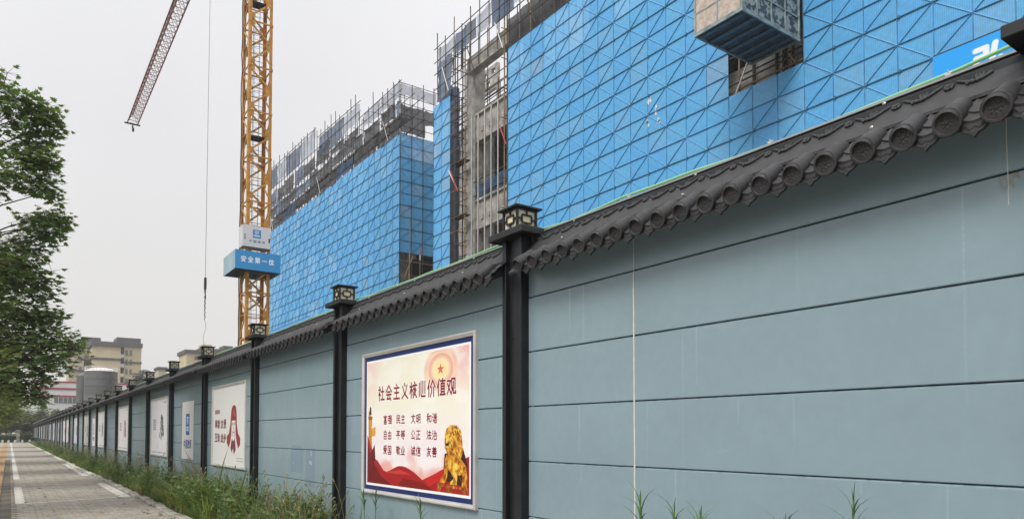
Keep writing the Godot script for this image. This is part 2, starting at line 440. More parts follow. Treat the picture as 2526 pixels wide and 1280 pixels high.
func make_materials() -> void:
	var fine := grain("t_fine", 256, 0.02, 0.72, 1.0, 11)
	var coarse := grain("t_coarse", 256, 0.008, 0.6, 1.0, 12)
	var soft := grain("t_soft", 256, 0.006, 0.86, 1.0, 13)
	var nb := bumps("n_fine", 256, 0.05, 14)
	mat("post", 0.018, 0.021, 0.025, 0.42, 0.2, fine, 0.8)
	mat("cap", 0.030, 0.033, 0.036, 0.55, 0.1, coarse, 1.3)
	mat("tile", 0.044, 0.044, 0.047, 0.6, 0.0, fine, 1.7, nb, 0.25)
	mat("tile_b", 0.050, 0.049, 0.051, 0.66, 0.0, coarse, 2.3, nb, 0.3)
	mat("tile_c", 0.040, 0.040, 0.044, 0.56, 0.0, coarse, 1.9, nb, 0.3)
	mat("lantern", 0.014, 0.014, 0.015, 0.5, 0.1, fine, 2.0)
	mat("acrylic", 0.78, 0.75, 0.60, 0.35, 0.0, soft, 2.0)
	mat("acrylic_inner", 0.78, 0.72, 0.46, 0.35, 0.0, soft, 2.0)
	mat("flashing", 0.42, 0.45, 0.46, 0.45, 0.4, soft, 0.5)
	mat("hose", 0.26, 0.55, 0.25, 0.45)
	mat("screw", 0.55, 0.52, 0.46, 0.25, 0.9)
	mat("caulk", 0.76, 0.76, 0.71, 0.7, 0.0, soft, 4.0)
	mat("alu", 0.74, 0.73, 0.70, 0.35, 0.35, soft, 1.0)
	mat("steel_pipe", 0.55, 0.54, 0.50, 0.4, 0.5, soft, 0.6)
	mat("rust_pole", 0.13, 0.085, 0.055, 0.75, 0.1, coarse, 0.6)
	mat("grey_pole", 0.17, 0.17, 0.16, 0.65, 0.2, coarse, 0.5)
	mat("dark_pole", 0.07, 0.065, 0.06, 0.75, 0.1, coarse, 0.5)
	mat("tan_pole", 0.36, 0.25, 0.13, 0.75, 0.0, coarse, 0.6)
	mat("red_paint", 0.42, 0.04, 0.04, 0.6)
	mat("white_paint", 0.7, 0.7, 0.68, 0.6)
	mat("concrete", 0.55, 0.53, 0.50, 0.9, 0.0, grain("t_conc", 512, 0.012, 0.62, 1.0, 21), 0.16, nb, 0.3)
	mat("plank", 0.20, 0.15, 0.10, 0.85, 0.0, coarse, 0.7)
	mat("rail", 0.10, 0.41, 0.76, 0.7, 0.0, coarse, 0.4)
	mat("frame_blue", 0.10, 0.38, 0.72, 0.6, 0.0, coarse, 0.4)
	mat("sign_blue", 0.05, 0.33, 0.62, 0.5, 0.0, soft, 0.4)
	mat("crane", 0.74, 0.34, 0.045, 0.5, 0.0, grain("t_crane", 256, 0.015, 0.68, 1.0, 31), 0.5)
	mat("jib", 0.36, 0.13, 0.09, 0.6, 0.0, coarse, 0.4)
	mat("cabinet", 0.62, 0.66, 0.68, 0.5, 0.0, soft, 0.5)
	mat("sign_pale", 0.34, 0.52, 0.60, 0.5, 0.0, soft, 0.5)
	mat("cable", 0.06, 0.06, 0.06, 0.6, 0.4)
	mat("dark_steel", 0.03, 0.04, 0.045, 0.6, 0.2, coarse, 0.6)
	mat("hoist_frame", 0.42, 0.52, 0.52, 0.55, 0.1, coarse, 1.0)
	mat("hoist_rib", 0.11, 0.19, 0.24, 0.6, 0.1, grain("t_rust", 256, 0.02, 0.6, 1.0, 42), 0.9)
	mat("hoist_floor", 0.045, 0.09, 0.13, 0.6, 0.1, coarse, 1.2)
	mat("hoist_board", 0.66, 0.55, 0.47, 0.8, 0.0, grain("t_board", 256, 0.02, 0.8, 1.0, 41), 0.7)
	mat("soil", 0.11, 0.085, 0.055, 0.95, 0.0, coarse, 0.4, nb, 0.6)
	mat("ground", 0.16, 0.15, 0.13, 0.95, 0.0, coarse, 0.08, nb, 0.5)
	mat("joint", 0.19, 0.17, 0.135, 0.95, 0.0, coarse, 0.7)
	mat("far_paving", 0.45, 0.41, 0.345, 0.9, 0.0, grain("t_pave", 512, 0.05, 0.75, 1.0, 51), 0.35)
	mat("line_paint", 0.78, 0.75, 0.66, 0.8, 0.0, grain("t_line", 256, 0.03, 0.7, 1.0, 52), 1.2)
	mat("kerb", 0.45, 0.43, 0.37, 0.9, 0.0, coarse, 0.8, nb, 0.4)
	mat("kerb_white", 0.76, 0.74, 0.62, 0.85, 0.0, mats["t_line"], 1.0)
	mat("asphalt", 0.055, 0.055, 0.055, 0.9, 0.0, coarse, 0.5)
	mat("bark", 0.10, 0.075, 0.055, 0.95, 0.0, coarse, 1.2, nb, 0.8)
	mat("beige", 0.66, 0.56, 0.36, 0.85, 0.0, soft, 0.05)
	mat("beige_dull", 0.58, 0.50, 0.36, 0.85, 0.0, soft, 0.05)
	mat("cornice", 0.09, 0.082, 0.09, 0.8, 0.0, soft, 0.1)
	mat("far_glass", 0.12, 0.14, 0.14, 0.25)
	mat("far_white", 0.80, 0.80, 0.79, 0.8, 0.0, soft, 0.05)
	mat("maroon", 0.36, 0.035, 0.075, 0.7)
	mat("tank", 0.20, 0.205, 0.20, 0.5, 0.4, grain("t_tank", 256, 0.006, 0.75, 1.0, 61), 0.06)
	for i in 5:
		var tone: Array = [[0.46, 0.42, 0.345], [0.49, 0.445, 0.365], [0.42, 0.385, 0.32], [0.50, 0.44, 0.36], [0.39, 0.36, 0.31]][i]
		mat("paver%d" % i, tone[0], tone[1], tone[2], 0.9, 0.0, fine, 1.7, nb, 0.4)
	for i in 3:
		var tone: Array = [[0.52, 0.33, 0.16], [0.47, 0.30, 0.15], [0.56, 0.38, 0.21]][i]
		mat("tactile%d" % i, tone[0], tone[1], tone[2], 0.9, 0.0, fine, 1.7, nb, 0.4)
	# screen sheets: dyed perforated steel, a few batches of dye
	var strip := Image.create(128, 128, true, Image.FORMAT_RGB8)
	var sn := noise_image(128, 128, 0.02, 81)
	for y in 128:
		for x in 128:
			var g := 0.955 + 0.045 * sin(TAU * x / 128.0 * 17.0)
			g *= lerpf(0.90, 1.0, sn.get_pixel(x, y).r)
			strip.set_pixel(x, y, Color(g, g, g))
	strip.generate_mipmaps()
	var st := ImageTexture.create_from_image(strip)
	for i in 5:
		var tone: Array = [[0.125, 0.525, 0.98], [0.145, 0.545, 0.98], [0.115, 0.50, 0.97], [0.18, 0.55, 0.95], [0.25, 0.53, 0.84]][i]
		var m := mat("sheet%d" % i, tone[0], tone[1], tone[2], 0.55)
		m.albedo_texture = st
		m.transparency = BaseMaterial3D.TRANSPARENCY_ALPHA
		m.albedo_color.a = [0.93, 0.91, 0.94, 0.90, 0.90][i]
	for a: Array in [["net_dark", 0.085, 0.088, 0.10, 0.91], ["net_blue", 0.055, 0.13, 0.27, 0.90], ["net_pale", 0.38, 0.46, 0.57, 0.62], ["net_grey", 0.11, 0.17, 0.29, 0.86]]:
		var m := mat(a[0], a[1], a[2], a[3], 0.9, 0.0, coarse, 0.3)
		m.transparency = BaseMaterial3D.TRANSPARENCY_ALPHA
		m.albedo_color.a = a[4]
	# foliage, tinted per copy
	for a: Array in [["leaf", 0.9, 0.9, 0.9], ["blade", 0.9, 0.9, 0.9]]:
		var m := mat(a[0], a[1], a[2], a[3], 0.6)
		m.vertex_color_use_as_albedo = true
		m.backlight_enabled = true
		m.backlight = Color(0.75, 0.8, 0.45)
		m.cull_mode = BaseMaterial3D.CULL_DISABLED
	mat("weed_green", 0.10, 0.19, 0.045, 0.55)
	# painted boards: faint run marks of limewash and dust below the joints
	for k in 3:
		var w := 768
		var h := 560
		var img := Image.create(w, h, true, Image.FORMAT_RGB8)
		var blot := noise_image(w, h, 0.006, 90 + k)
		var fine2 := noise_image(w, h, 0.05, 95 + k)
		for y in h:
			for x in w:
				var g := 0.87 * lerpf(0.965, 1.0, blot.get_pixel(x, y).r) * lerpf(0.975, 1.0, fine2.get_pixel(x, y).r)
				img.set_pixel(x, y, Color(g, g, g * 0.995))
		rng.seed = 300 + k
		var runs: int = [34, 70, 60][k]
		for i in runs:
			var x := rng.randf() * w
			var y0 := (0.5 + float(rng.randi_range(0, 6))) / 7.0 * h
			y0 = h - (0.4325 + 0.467 * rng.randi_range(0, 5)) / 3.24 * h
			var ln := rng.randf_range(10, 70) if rng.randf() < 0.6 else rng.randf_range(70, 240)
			var wob := x
			var a := rng.randf_range(0.15, 0.85) * rng.randf_range(0.5, 1.0)
			var steps := int(ln / 6.0) + 1
			for s in steps:
				var nx := wob + rng.randf_range(-0.25, 0.25)
				dab(img, Vector2(wob, y0 + s * 6.0), Vector2(nx, y0 + s * 6.0 + 6.0), rng.randf_range(0.5, 1.2), Color(1, 1, 0.98, a * (1.0 - 0.7 * s / steps)))
				wob = nx
		for j in 6: # joint highlight painted in as a ragged pale lime line on each board
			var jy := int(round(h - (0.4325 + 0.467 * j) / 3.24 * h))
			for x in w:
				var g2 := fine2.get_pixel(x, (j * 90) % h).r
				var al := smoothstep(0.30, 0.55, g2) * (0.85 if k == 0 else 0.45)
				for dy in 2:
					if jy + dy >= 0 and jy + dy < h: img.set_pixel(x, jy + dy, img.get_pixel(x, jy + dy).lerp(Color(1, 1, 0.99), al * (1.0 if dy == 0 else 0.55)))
		for i in 10: # scuffs
			var p := Vector2(rng.randf() * w, rng.randf() * h)
			var q := p + Vector2(rng.randf_range(-14, 14), rng.randf_range(-5, 5))
			dab(img, p, q, 0.5, Color(1, 1, 1, 0.35))
		if k == 0: # rust at the right-hand seam
			for s in 5:
				dab(img, Vector2(w * 0.928 + rng.randf_range(-9, 9), h - (0.4325 + 0.467 * 5) / 3.24 * h + 1), Vector2(w * 0.928 + rng.randf_range(-9, 9), h - (0.4325 + 0.467 * 5) / 3.24 * h + rng.randf_range(4, 16)), 1.0, Color(0.80, 0.60, 0.47, 0.4))
		if k == 1: # where notices were peeled off
			poly(img, scaled([0.475, 0.574, 0.505, 0.56, 0.58, 0.56, 0.622, 0.575, 0.622, 0.69, 0.475, 0.69], w, h), Color(0.765, 0.78, 0.81, 0.8))
			poly(img, scaled([0.648, 0.572, 0.748, 0.572, 0.748, 0.747, 0.648, 0.747], w, h), Color(0.765, 0.78, 0.80, 0.8))
			dab(img, Vector2(0.70 * w, 0.585 * h), Vector2(0.708 * w, 0.603 * h), 3.0, Color(1, 1, 1, 0.95))
			dab(img, Vector2(0.69 * w, 0.635 * h), Vector2(0.71 * w, 0.64 * h), 4.0, Color(1, 1, 1, 0.95))
			dab(img, Vector2(0.505 * w, 0.643 * h), Vector2(0.51 * w, 0.646 * h), 2.0, Color(1, 1, 1, 0.8))
		img.generate_mipmaps()
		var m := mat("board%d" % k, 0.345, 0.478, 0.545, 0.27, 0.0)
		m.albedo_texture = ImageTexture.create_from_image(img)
		m.normal_enabled = true
		m.normal_texture = bumps("n_board", 256, 0.008, 15)
		m.normal_scale = 0.12

# ---------- ground ----------
func sheet(x0: float, x1: float, z0: float, z1: float, y: float, m: Material) -> ArrayMesh:
	var b := MB.new()
	b.quad(Vector3(x0, y, z1), Vector3(x1, y, z1), Vector3(x1, y, z0), Vector3(x0, y, z0))
	return b.mesh(m)

func ground_and_paving() -> void:
	setting("ground", sheet(-700, 900, -1200, 300, -0.02, mats["ground"]), Vector3.ZERO, "bare earth and dusty yard stretching to the horizon")
	setting("road", sheet(-12.0, -3.0, -400, 40, -0.012, mats["asphalt"]), Vector3.ZERO, "dark asphalt road beyond the street trees")
	setting("verge_soil", sheet(2.55, WALL_X + 0.2, -165, 6, 0.012, mats["soil"]), Vector3.ZERO, "strip of bare soil along the hoarding")
	var walk := Node3D.new()
	walk.name = "pavement"
	walk.set_meta("kind", "structure")
	walk.set_meta("label", "grey block pavement leading along the hoarding")
	add_child(walk)
	part(walk, "bed", sheet(-2.6, 2.6, -150, 6, 0.0, mats["joint"]))
	part(walk, "far_surface", sheet(-2.6, 2.6, -150, -52, 0.022, mats["far_paving"]))
	part(walk, "near_surface", sheet(-2.6, 2.6, -11.9, 6, 0.022, mats["far_paving"]))
	# blocks of 0.2 x 0.1 in running bond; the nearest are pieces of their own
	var kinds := []
	for i in 5:
		var b := MB.new()
		b.cbox(Vector3(0, 0.010, 0), Vector3(0.193, 0.024, 0.193), 0.004)
		kinds.append(b.mesh(mats["paver%d" % i]))
	var rest := []
	for i in 5: rest.append(MB.new())
	rng.seed = 5
	var count := 0
	var row := 0
	var z := -12.0
	while z > -52.0:
		var x := 0.06 + (0.1 if row % 2 == 1 else 0.0)
		while x < 2.52:
			var k := rng.randi_range(0, 4)
			var y := 0.0 + rng.randf_range(-0.0015, 0.0015)
			if z < -13.6 and count < 300:
				part(walk, "paving_block", kinds[k], at(x + 0.1, y, z))
				count += 1
			else:
				var m: MB = rest[k]
				var c := Vector3(x + 0.1, y + 0.022, z)
				var s := 0.0965
				m.quad(c + Vector3(-s, 0, s), c + Vector3(s, 0, s), c + Vector3(s, 0, -s), c + Vector3(-s, 0, -s))
				m.quad(c + Vector3(-s, -0.02, s), c + Vector3(s, -0.02, s), c + Vector3(s, 0, s), c + Vector3(-s, 0, s))
				m.quad(c + Vector3(-s, -0.02, -s), c + Vector3(-s, -0.02, s), c + Vector3(-s, 0, s), c + Vector3(-s, 0, -s))
			x += 0.2
		# the strip left of the guiding line
		for xx in [-0.75, -0.95, -1.15, -1.35, -1.55]:
			var m: MB = rest[rng.randi_range(0, 4)]
			var c := Vector3(xx, 0.022, z)
			m.quad(c + Vector3(-0.0965, 0, 0.0965), c + Vector3(0.0965, 0, 0.0965), c + Vector3(0.0965, 0, -0.0965), c + Vector3(-0.0965, 0, -0.0965))
		z -= 0.2
		row += 1
	var all := ArrayMesh.new()
	for i in 5: (rest[i] as MB).into(all, mats["paver%d" % i])
	part(walk, "paving_blocks", all).set_meta("kind", "stuff")
	# tactile guiding line of orange slabs with raised bars
	var slabs := []
	for i in 3:
		var b := MB.new()
		b.cbox(Vector3(0, 0.011, 0), Vector3(0.243, 0.026, 0.243), 0.004)
		for s in 4: b.box(Vector3(-0.085 + 0.057 * s, 0.0265, 0), Vector3(0.024, 0.006, 0.21))
		slabs.append(b.mesh(mats["tactile%d" % i]))
	for i in 144:
		for c in 2: part(walk, "guide_slab", slabs[rng.randi_range(0, 2)], at(-0.53 + 0.25 * c, 0.0, -14.0 - 0.25 * i))
	var far := MB.new()
	far.quad(Vector3(-0.65, 0.027, -50), Vector3(-0.16, 0.027, -50), Vector3(-0.16, 0.027, -150), Vector3(-0.65, 0.027, -150))
	part(walk, "guide_strip", far.mesh(mats["tactile0"])).set_meta("kind", "stuff")
	# painted bay lines
	var y := 0.0275
	for a: Array in [[0.14, 0.32, -25.6, -19.4], [0.14, 0.32, -150, -29.9], [2.27, 2.53, -26.2, -20.1], [2.27, 2.47, -44, -31.0]]:
		setting("painted_line", sheet(a[0], a[1], a[2], a[3], y, mats["line_paint"]), Vector3.ZERO, "white line painted along the pavement blocks")
	for a: Array in [[0.32, -19.45, 2.53, -20.2], [0.32, -26.0, 2.27, -26.5], [0.5, -29.9, 2.27, -31.0]]:
		var b := MB.new()
		var w := 0.085
		b.quad(Vector3(a[0], y + 0.001, a[1] + w), Vector3(a[2], y + 0.001, a[3] + w), Vector3(a[2], y + 0.001, a[3] - w), Vector3(a[0], y + 0.001, a[1] - w))
		setting("painted_line", b.mesh(mats["line_paint"]), Vector3.ZERO, "thin white line painted across the pavement blocks")
	# kerb stones between pavement and weeds
	var kerb := Node3D.new()
	kerb.name = "kerb"
	kerb.set_meta("kind", "structure")
	kerb.set_meta("label", "row of worn kerb stones edging the weedy verge")
	add_child(kerb)
	var ks := []
	for m in ["kerb", "kerb_white"]:
		var b := MB.new()
		b.cbox(Vector3(0, 0.0, 0), Vector3(0.17, 0.16, 0.735), 0.018)
		ks.append(b.mesh(mats[m]))
	for i in 180:
		var kz := -11.0 - 0.75 * i
		var white := kz < -31.5
		var xf := Transform3D(Basis(Vector3.UP, rng.randf_range(-0.03, 0.03)) * Basis(Vector3.RIGHT, rng.randf_range(-0.02, 0.02)), Vector3(2.66 + rng.randf_range(-0.03, 0.03) - (0.07 if white else 0.0), 0.0 + rng.randf_range(-0.02, 0.015), kz))
		part(kerb, "kerb_stone", ks[1 if white else 0], xf)
	# the far end of the pavement
	var cross := setting("far_kerb", null, Vector3(0, 0, -151))
	var cb := MB.new()
	cb.mm(Vector3(-6, 0, -0.2), Vector3(3.2, 0.16, 0))
	cross.mesh = cb.mesh(mats["kerb"])

# ---------- hoarding ----------
func board_piece(b: MB, z0: float, z1: float, y0: float, y1: float) -> void:
	var k := 0.004
	var d := 0.05
	var L := POST_STEP
	var uv := func(z: float, y: float) -> Vector2: return Vector2(z / L, 1.0 - y / 3.24)
	var face := func(p: Array, nn: Vector3) -> void:
		b.tri(p[0], p[1], p[2], nn, nn, nn, uv.call(p[0].z, p[0].y), uv.call(p[1].z, p[1].y), uv.call(p[2].z, p[2].y))
		b.tri(p[0], p[2], p[3], nn, nn, nn, uv.call(p[0].z, p[0].y), uv.call(p[2].z, p[2].y), uv.call(p[3].z, p[3].y))
	face.call([Vector3(0, y0 + k, z0), Vector3(0, y0 + k, z1), Vector3(0, y1 - 0.008, z1), Vector3(0, y1 - 0.008, z0)], Vector3(-1, 0, 0))
	face.call([Vector3(0, y1 - 0.008, z0), Vector3(0, y1 - 0.008, z1), Vector3(0.016, y1, z1), Vector3(0.016, y1, z0)], Vector3(-0.4472, 0.8944, 0))
	face.call([Vector3(k, y0, z0), Vector3(k, y0, z1), Vector3(0, y0 + k, z1), Vector3(0, y0 + k, z0)], Vector3(-0.7071, -0.7071, 0))
	face.call([Vector3(0.016, y1, z0), Vector3(0.016, y1, z1), Vector3(d, y1, z1), Vector3(d, y1, z0)], Vector3(0, 1, 0))
	face.call([Vector3(d, y0, z0), Vector3(d, y0, z1), Vector3(k, y0, z1), Vector3(k, y0, z0)], Vector3(0, -1, 0))
	face.call([Vector3(0, y0 + k, z1), Vector3(d, y0, z1), Vector3(d, y1, z1), Vector3(0, y1 - k, z1)], Vector3(0, 0, 1))
	face.call([Vector3(d, y0, z0), Vector3(0, y0 + k, z0), Vector3(0, y1 - k, z0), Vector3(d, y1, z0)], Vector3(0, 0, -1))

func round_tile(sides: int) -> MB:
	var b := MB.new()
	var ax := Vector3(-0.19, -0.135, 0).normalized()
	var bx := Vector3(0, 0, 1)
	var basis := Basis(bx, ax.cross(bx), ax)
	var o := Vector3(-0.275, 2.968, 0)
	b.lathe(o, basis, PackedVector2Array([Vector2(0.0, -0.205), Vector2(0.042, -0.200), Vector2(0.048, -0.185), Vector2(0.049, -0.096), Vector2(0.055, -0.091), Vector2(0.056, -0.008), Vector2(0.048, 0.004)]), sides)
	# the end disc stands upright, facing the street
	ax = Vector3(-0.975, -0.22, 0).normalized()
	basis = Basis(bx, ax.cross(bx), ax)
	o += ax * 0.004
	b.lathe(o, basis, PackedVector2Array([Vector2(0.052, -0.03), Vector2(0.062, -0.018), Vector2(0.064, -0.004), Vector2(0.061, 0.0), Vector2(0.052, 0.0), Vector2(0.048, -0.005), Vector2(0.009, -0.005), Vector2(0.007, -0.002), Vector2(0.0, -0.001)]), sides)
	if sides > 8:
		for i in 8: # petals of the end ornament
			var t := TAU * i / 8.0
			var d := basis.x * cos(t) + basis.y * sin(t)
			var e := ax.cross(d) * 0.007
			var p := o - ax * 0.005
			b.flat(p + d * 0.013, p + d * 0.022 + ax * 0.0035, p + d * 0.024 + e)
			b.flat(p + d * 0.013, p + d * 0.024 - e, p + d * 0.022 + ax * 0.0035)
			b.flat(p + d * 0.034, p + d * 0.024 + e, p + d * 0.022 + ax * 0.0035)
			b.flat(p + d * 0.034, p + d * 0.022 + ax * 0.0035, p + d * 0.024 - e)
	return b

func drip_tile(rich: bool) -> MB:
	var b := MB.new()
	var shield := PackedVector2Array([Vector2(-0.066, 0.022), Vector2(-0.060, -0.018), Vector2(-0.036, -0.042), Vector2(-0.014, -0.052), Vector2(0, -0.070), Vector2(0.014, -0.052), Vector2(0.036, -0.042), Vector2(0.060, -0.018), Vector2(0.066, 0.022), Vector2(0.034, 0.004), Vector2(0, -0.004), Vector2(-0.034, 0.004)])
	var tilt := Basis(Vector3(0, 0, 1), Vector3(0.18, 0.98, 0).normalized(), Vector3(0, 0, 1).cross(Vector3(0.18, 0.98, 0).normalized()))
	b.prism(shield, Transform3D(tilt, Vector3(-0.232, 2.945, 0)), 0.012)
	if rich: # raised border and boss of the ornament
		for i in 8:
			var p := shield[i] * 0.93
			var q := shield[i + 1] * 0.93
			b.bar(tilt * Vector3(p.x, p.y, 0.013) + Vector3(-0.232, 2.945, 0), tilt * Vector3(q.x, q.y, 0.013) + Vector3(-0.232, 2.945, 0), 0.007, 0.007)
		for p: Array in [[-0.04, -0.008, -0.02, -0.028], [0.04, -0.008, 0.02, -0.028], [-0.02, -0.028, 0.0, -0.018], [0.02, -0.028, 0.0, -0.018], [0.0, -0.03, 0.0, -0.05]]:
			b.bar(tilt * Vector3(p[0], p[1], 0.012) + Vector3(-0.232, 2.945, 0), tilt * Vector3(p[2], p[3], 0.012) + Vector3(-0.232, 2.945, 0), 0.006, 0.006)
	# two lapped trough tiles running up the slope
	for layer in 2:
		var x0 := -0.246 + 0.062 * layer
		var y0 := 2.976 + 0.058 * layer
		var x1 := x0 + 0.13
		var y1 := y0 + 0.10
		for i in 6:
			var za := -0.054 + 0.018 * i
			var zb := za + 0.018
			var sa := -0.020 * (1.0 - pow(za / 0.054, 2.0))
			var sb := -0.020 * (1.0 - pow(zb / 0.054, 2.0))
			b.quad(Vector3(x0, y0 + sa, za), Vector3(x0, y0 + sb, zb), Vector3(x1, y1 + sb, zb), Vector3(x1, y1 + sa, za))
			b.quad(Vector3(x0 + 0.004, y0 + sa - 0.012, za), Vector3(x0 + 0.004, y0 + sb - 0.012, zb), Vector3(x0, y0 + sb, zb), Vector3(x0, y0 + sa, za))
			b.quad(Vector3(x0 + 0.004, y0 + sb - 0.012, zb), Vector3(x0 + 0.004, y0 + sa - 0.012, za), Vector3(x1, y1 + sa - 0.012, za), Vector3(x1, y1 + sb - 0.012, zb))
	return b

func scroll_relief(z0: float, z1: float) -> MB:
	var b := MB.new()
	var up := Vector3(0.165, 0.215, 0).normalized()
	var nrm := Vector3(-0.215, 0.165, 0).normalized()
	var o := Vector3(0.050, 3.268, 0) + nrm * 0.004
	var put := func(z: float, h: float) -> Vector3: return o + up * h + Vector3(0, 0, z)
	var step := 0.25
	var z := z0 + 0.02
	while z + step < z1 + 0.01:
		var pts := PackedVector3Array()
		for i in 17:
			var u := i / 16.0
			pts.append(put.call(z + u * step, 0.030 * sin(TAU * u) - 0.002))
		b.path(pts, 0.0095, 6)
		for k in 2:
			var c := Vector2(z + step * (0.27 + 0.5 * k), 0.0)
			var sg := 1.0 if k == 0 else -1.0
			pts = PackedVector3Array()
			for i in 13:
				var u := i / 12.0
				var r := lerpf(0.026, 0.006, u)
				var a := (0.2 + 1.45 * u) * TAU
				pts.append(put.call(c.x + r * cos(a) * sg, c.y - 0.004 * sg + r * sin(a) * sg))
			b.path(pts, 0.0085, 6)
			# leaf sprigs off the vine
			for q in 3:
				var lz := z + step * (0.06 + 0.5 * k + 0.09 * q)
				b.path(PackedVector3Array([put.call(lz, 0.012 * sg), put.call(lz + 0.016, 0.040 * sg)]), 0.008, 5)
		b.tube(put.call(z, 0.0) - nrm * 0.004, put.call(z, 0.0) + nrm * 0.008, 0.013, 0.008, 8)
		z += step
	return b

func hoarding() -> void:
	var L := POST_STEP
	var e0 := 0.145
	var e1 := L - 0.145
	# shared meshes
	var boards := []
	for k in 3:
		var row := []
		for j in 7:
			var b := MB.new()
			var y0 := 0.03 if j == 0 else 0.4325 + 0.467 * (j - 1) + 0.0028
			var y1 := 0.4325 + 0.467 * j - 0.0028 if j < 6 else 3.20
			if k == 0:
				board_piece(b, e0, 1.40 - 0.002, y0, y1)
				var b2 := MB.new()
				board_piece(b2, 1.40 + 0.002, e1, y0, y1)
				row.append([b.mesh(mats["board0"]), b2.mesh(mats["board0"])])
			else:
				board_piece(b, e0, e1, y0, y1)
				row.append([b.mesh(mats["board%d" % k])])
		boards.append(row)
	var back := MB.new()
	back.mm(Vector3(0.051, 0.02, e0), Vector3(0.062, 3.3, e1))
	var back_m := back.mesh(mats["dark_steel"])
	var rt := round_tile(14)
	var dt := drip_tile(true)
	var rt_m := [rt.mesh(mats["tile"]), rt.mesh(mats["tile_b"]), rt.mesh(mats["tile_c"])]
	var dt_m := [dt.mesh(mats["tile"]), dt.mesh(mats["tile_b"]), dt.mesh(mats["tile_c"])]
	var row_b := MB.new()
	var rt_s := round_tile(8)
	var dt_s := drip_tile(false)
	for i in 19:
		row_b.add(rt_s, at(0, 0, 0.36 + 0.1905 * i))
		row_b.add(dt_s, at(0, 0, 0.455 + 0.1905 * i))
	var row_m := row_b.mesh(mats["tile"])
	var base := MB.new()
	base.prism(PackedVector2Array([Vector2(-0.205, 2.935), Vector2(0.0, 3.03), Vector2(0.05, 3.04), Vector2(0.05, 3.21), Vector2(-0.06, 3.12), Vector2(-0.215, 2.952)]), Transform3D(Basis.IDENTITY, Vector3(0, 0, e0)), e1 - e0)
	var base_m := base.mesh(mats["tile"])
	var band := MB.new()
	band.prism(PackedVector2Array([Vector2(-0.065, 3.115), Vector2(0.10, 3.16), Vector2(0.14, 3.335), Vector2(0.10, 3.335)]), Transform3D(Basis.IDENTITY, Vector3(0, 0, e0)), e1 - e0)
	band.bar(Vector3(-0.066, 3.125, e0), Vector3(-0.066, 3.125, e1), 0.02, 0.016)
	var band_m := band.mesh(mats["tile"])
	var scroll_m := scroll_relief(e0, e1).mesh(mats["tile"])
	var flash := MB.new()
	flash.mm(Vector3(0.085, 3.336, e0), Vector3(0.19, 3.348, e1))
	flash.mm(Vector3(0.178, 3.05, e0), Vector3(0.19, 3.3355, e1))
	var flash_m := flash.mesh(mats["flashing"])
	var sc := MB.new()
	sc.lathe(Vector3.ZERO, Basis(Vector3(0, 0, 1), Vector3(0, 1, 0), Vector3(-1, 0, 0)), PackedVector2Array([Vector2(0.011, 0), Vector2(0.009, 0.008), Vector2(0, 0.011)]), 8)
	var screw_m := sc.mesh(mats["screw"])
	var bead := MB.new()
	rng.seed = 33
	var pts := PackedVector3Array()
	for i in 21: pts.append(Vector3(-0.001, 0.1 + 0.1325 * i, 1.40 + rng.randf_range(-0.002, 0.002)))
	bead.path(pts, 0.0066, 6)
	bead.tube(pts[20], Vector3(-0.001, 3.1, 1.40), 0.0035, 0.003, 5)
	var bead_m := bead.mesh(mats["caulk"])
	var bead2 := MB.new()
	pts = PackedVector3Array()
	for i in 6: pts.append(Vector3(0.0, 2.62 + 0.09 * i, 3.73 + rng.randf_range(-0.003, 0.003)))
	bead2.path(pts, 0.0022, 5)
	var bead2_m := bead2.mesh(mats["caulk"])

	for k in range(-1, 41):
		var zf := POST_FIRST - L * (k + 1)
		var extra := {0: " with a pale sealant seam, bare of posters", 1: " behind the large red and gold poster", 2: " with two peeled notice patches", 3: " behind the red portrait poster", 4: " behind the narrow white blue-logo banner"}
		var label: String = "grey-blue boarded bay of the hoarding" + str(extra.get(k, ", %s from the near end" % ordinal(maxi(k, 0))))
		if k == -1: label = "grey-blue boarded bay at the right edge past the first post"
		var t := thing("hoarding_bay", label, "hoarding", Vector3(WALL_X, 0, zf), "bays of the hoarding")
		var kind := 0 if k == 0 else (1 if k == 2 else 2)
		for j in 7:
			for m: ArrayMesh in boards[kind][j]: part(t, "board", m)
		part(t, "back_sheet", back_m)
		part(t, "coping_base", base_m)
		var bm := part(t, "coping_band", band_m)
		if k < 12: part(bm, "scroll_relief", scroll_m)
		part(t, "top_flashing", flash_m)
		if k >= 0 and k < 3:
			for i in 19:
				var jit := func(z: float) -> Transform3D: return Transform3D(Basis(Vector3.UP, rng.randf_range(-0.008, 0.008)), Vector3(rng.randf_range(-0.003, 0.003), rng.randf_range(-0.003, 0.003), z + rng.randf_range(-0.003, 0.003)))
				part(t, "round_tile", rt_m[rng.randi_range(0, 2)], jit.call(0.36 + 0.1905 * i))
				part(t, "drip_tile", dt_m[rng.randi_range(0, 2)], jit.call(0.455 + 0.1905 * i))
			for i in 3:
				part(t, "screw", screw_m, at(-0.045, 3.165, 0.65 + 1.25 * i))
				part(t, "screw", screw_m, at(0.086, 3.325, 0.65 + 1.25 * i))
		else:
			part(t, "tile_row", row_m).set_meta("kind", "stuff")
		if k == 0:
			part(t, "sealant_bead", bead_m)
			part(t, "sealant_bead", bead2_m)
	lantern_posts()
	# watering hose lying along the top of the hoarding
	var hose := MB.new()
	rng.seed = 8
	var hp := PackedVector3Array()
	var z := -0.2
	while z > -45.0:
		var u := fposmod(z - POST_FIRST, L) / L
		hp.append(Vector3(WALL_X + 0.13 + rng.randf_range(-0.02, 0.02), 3.36 + (0.05 if u < 0.1 or u > 0.9 else 0.0) * 0.3 + 0.02 * absf(sin(z * 1.3)), z))
		z -= 0.33
	hose.path(hp, 0.009, 6)
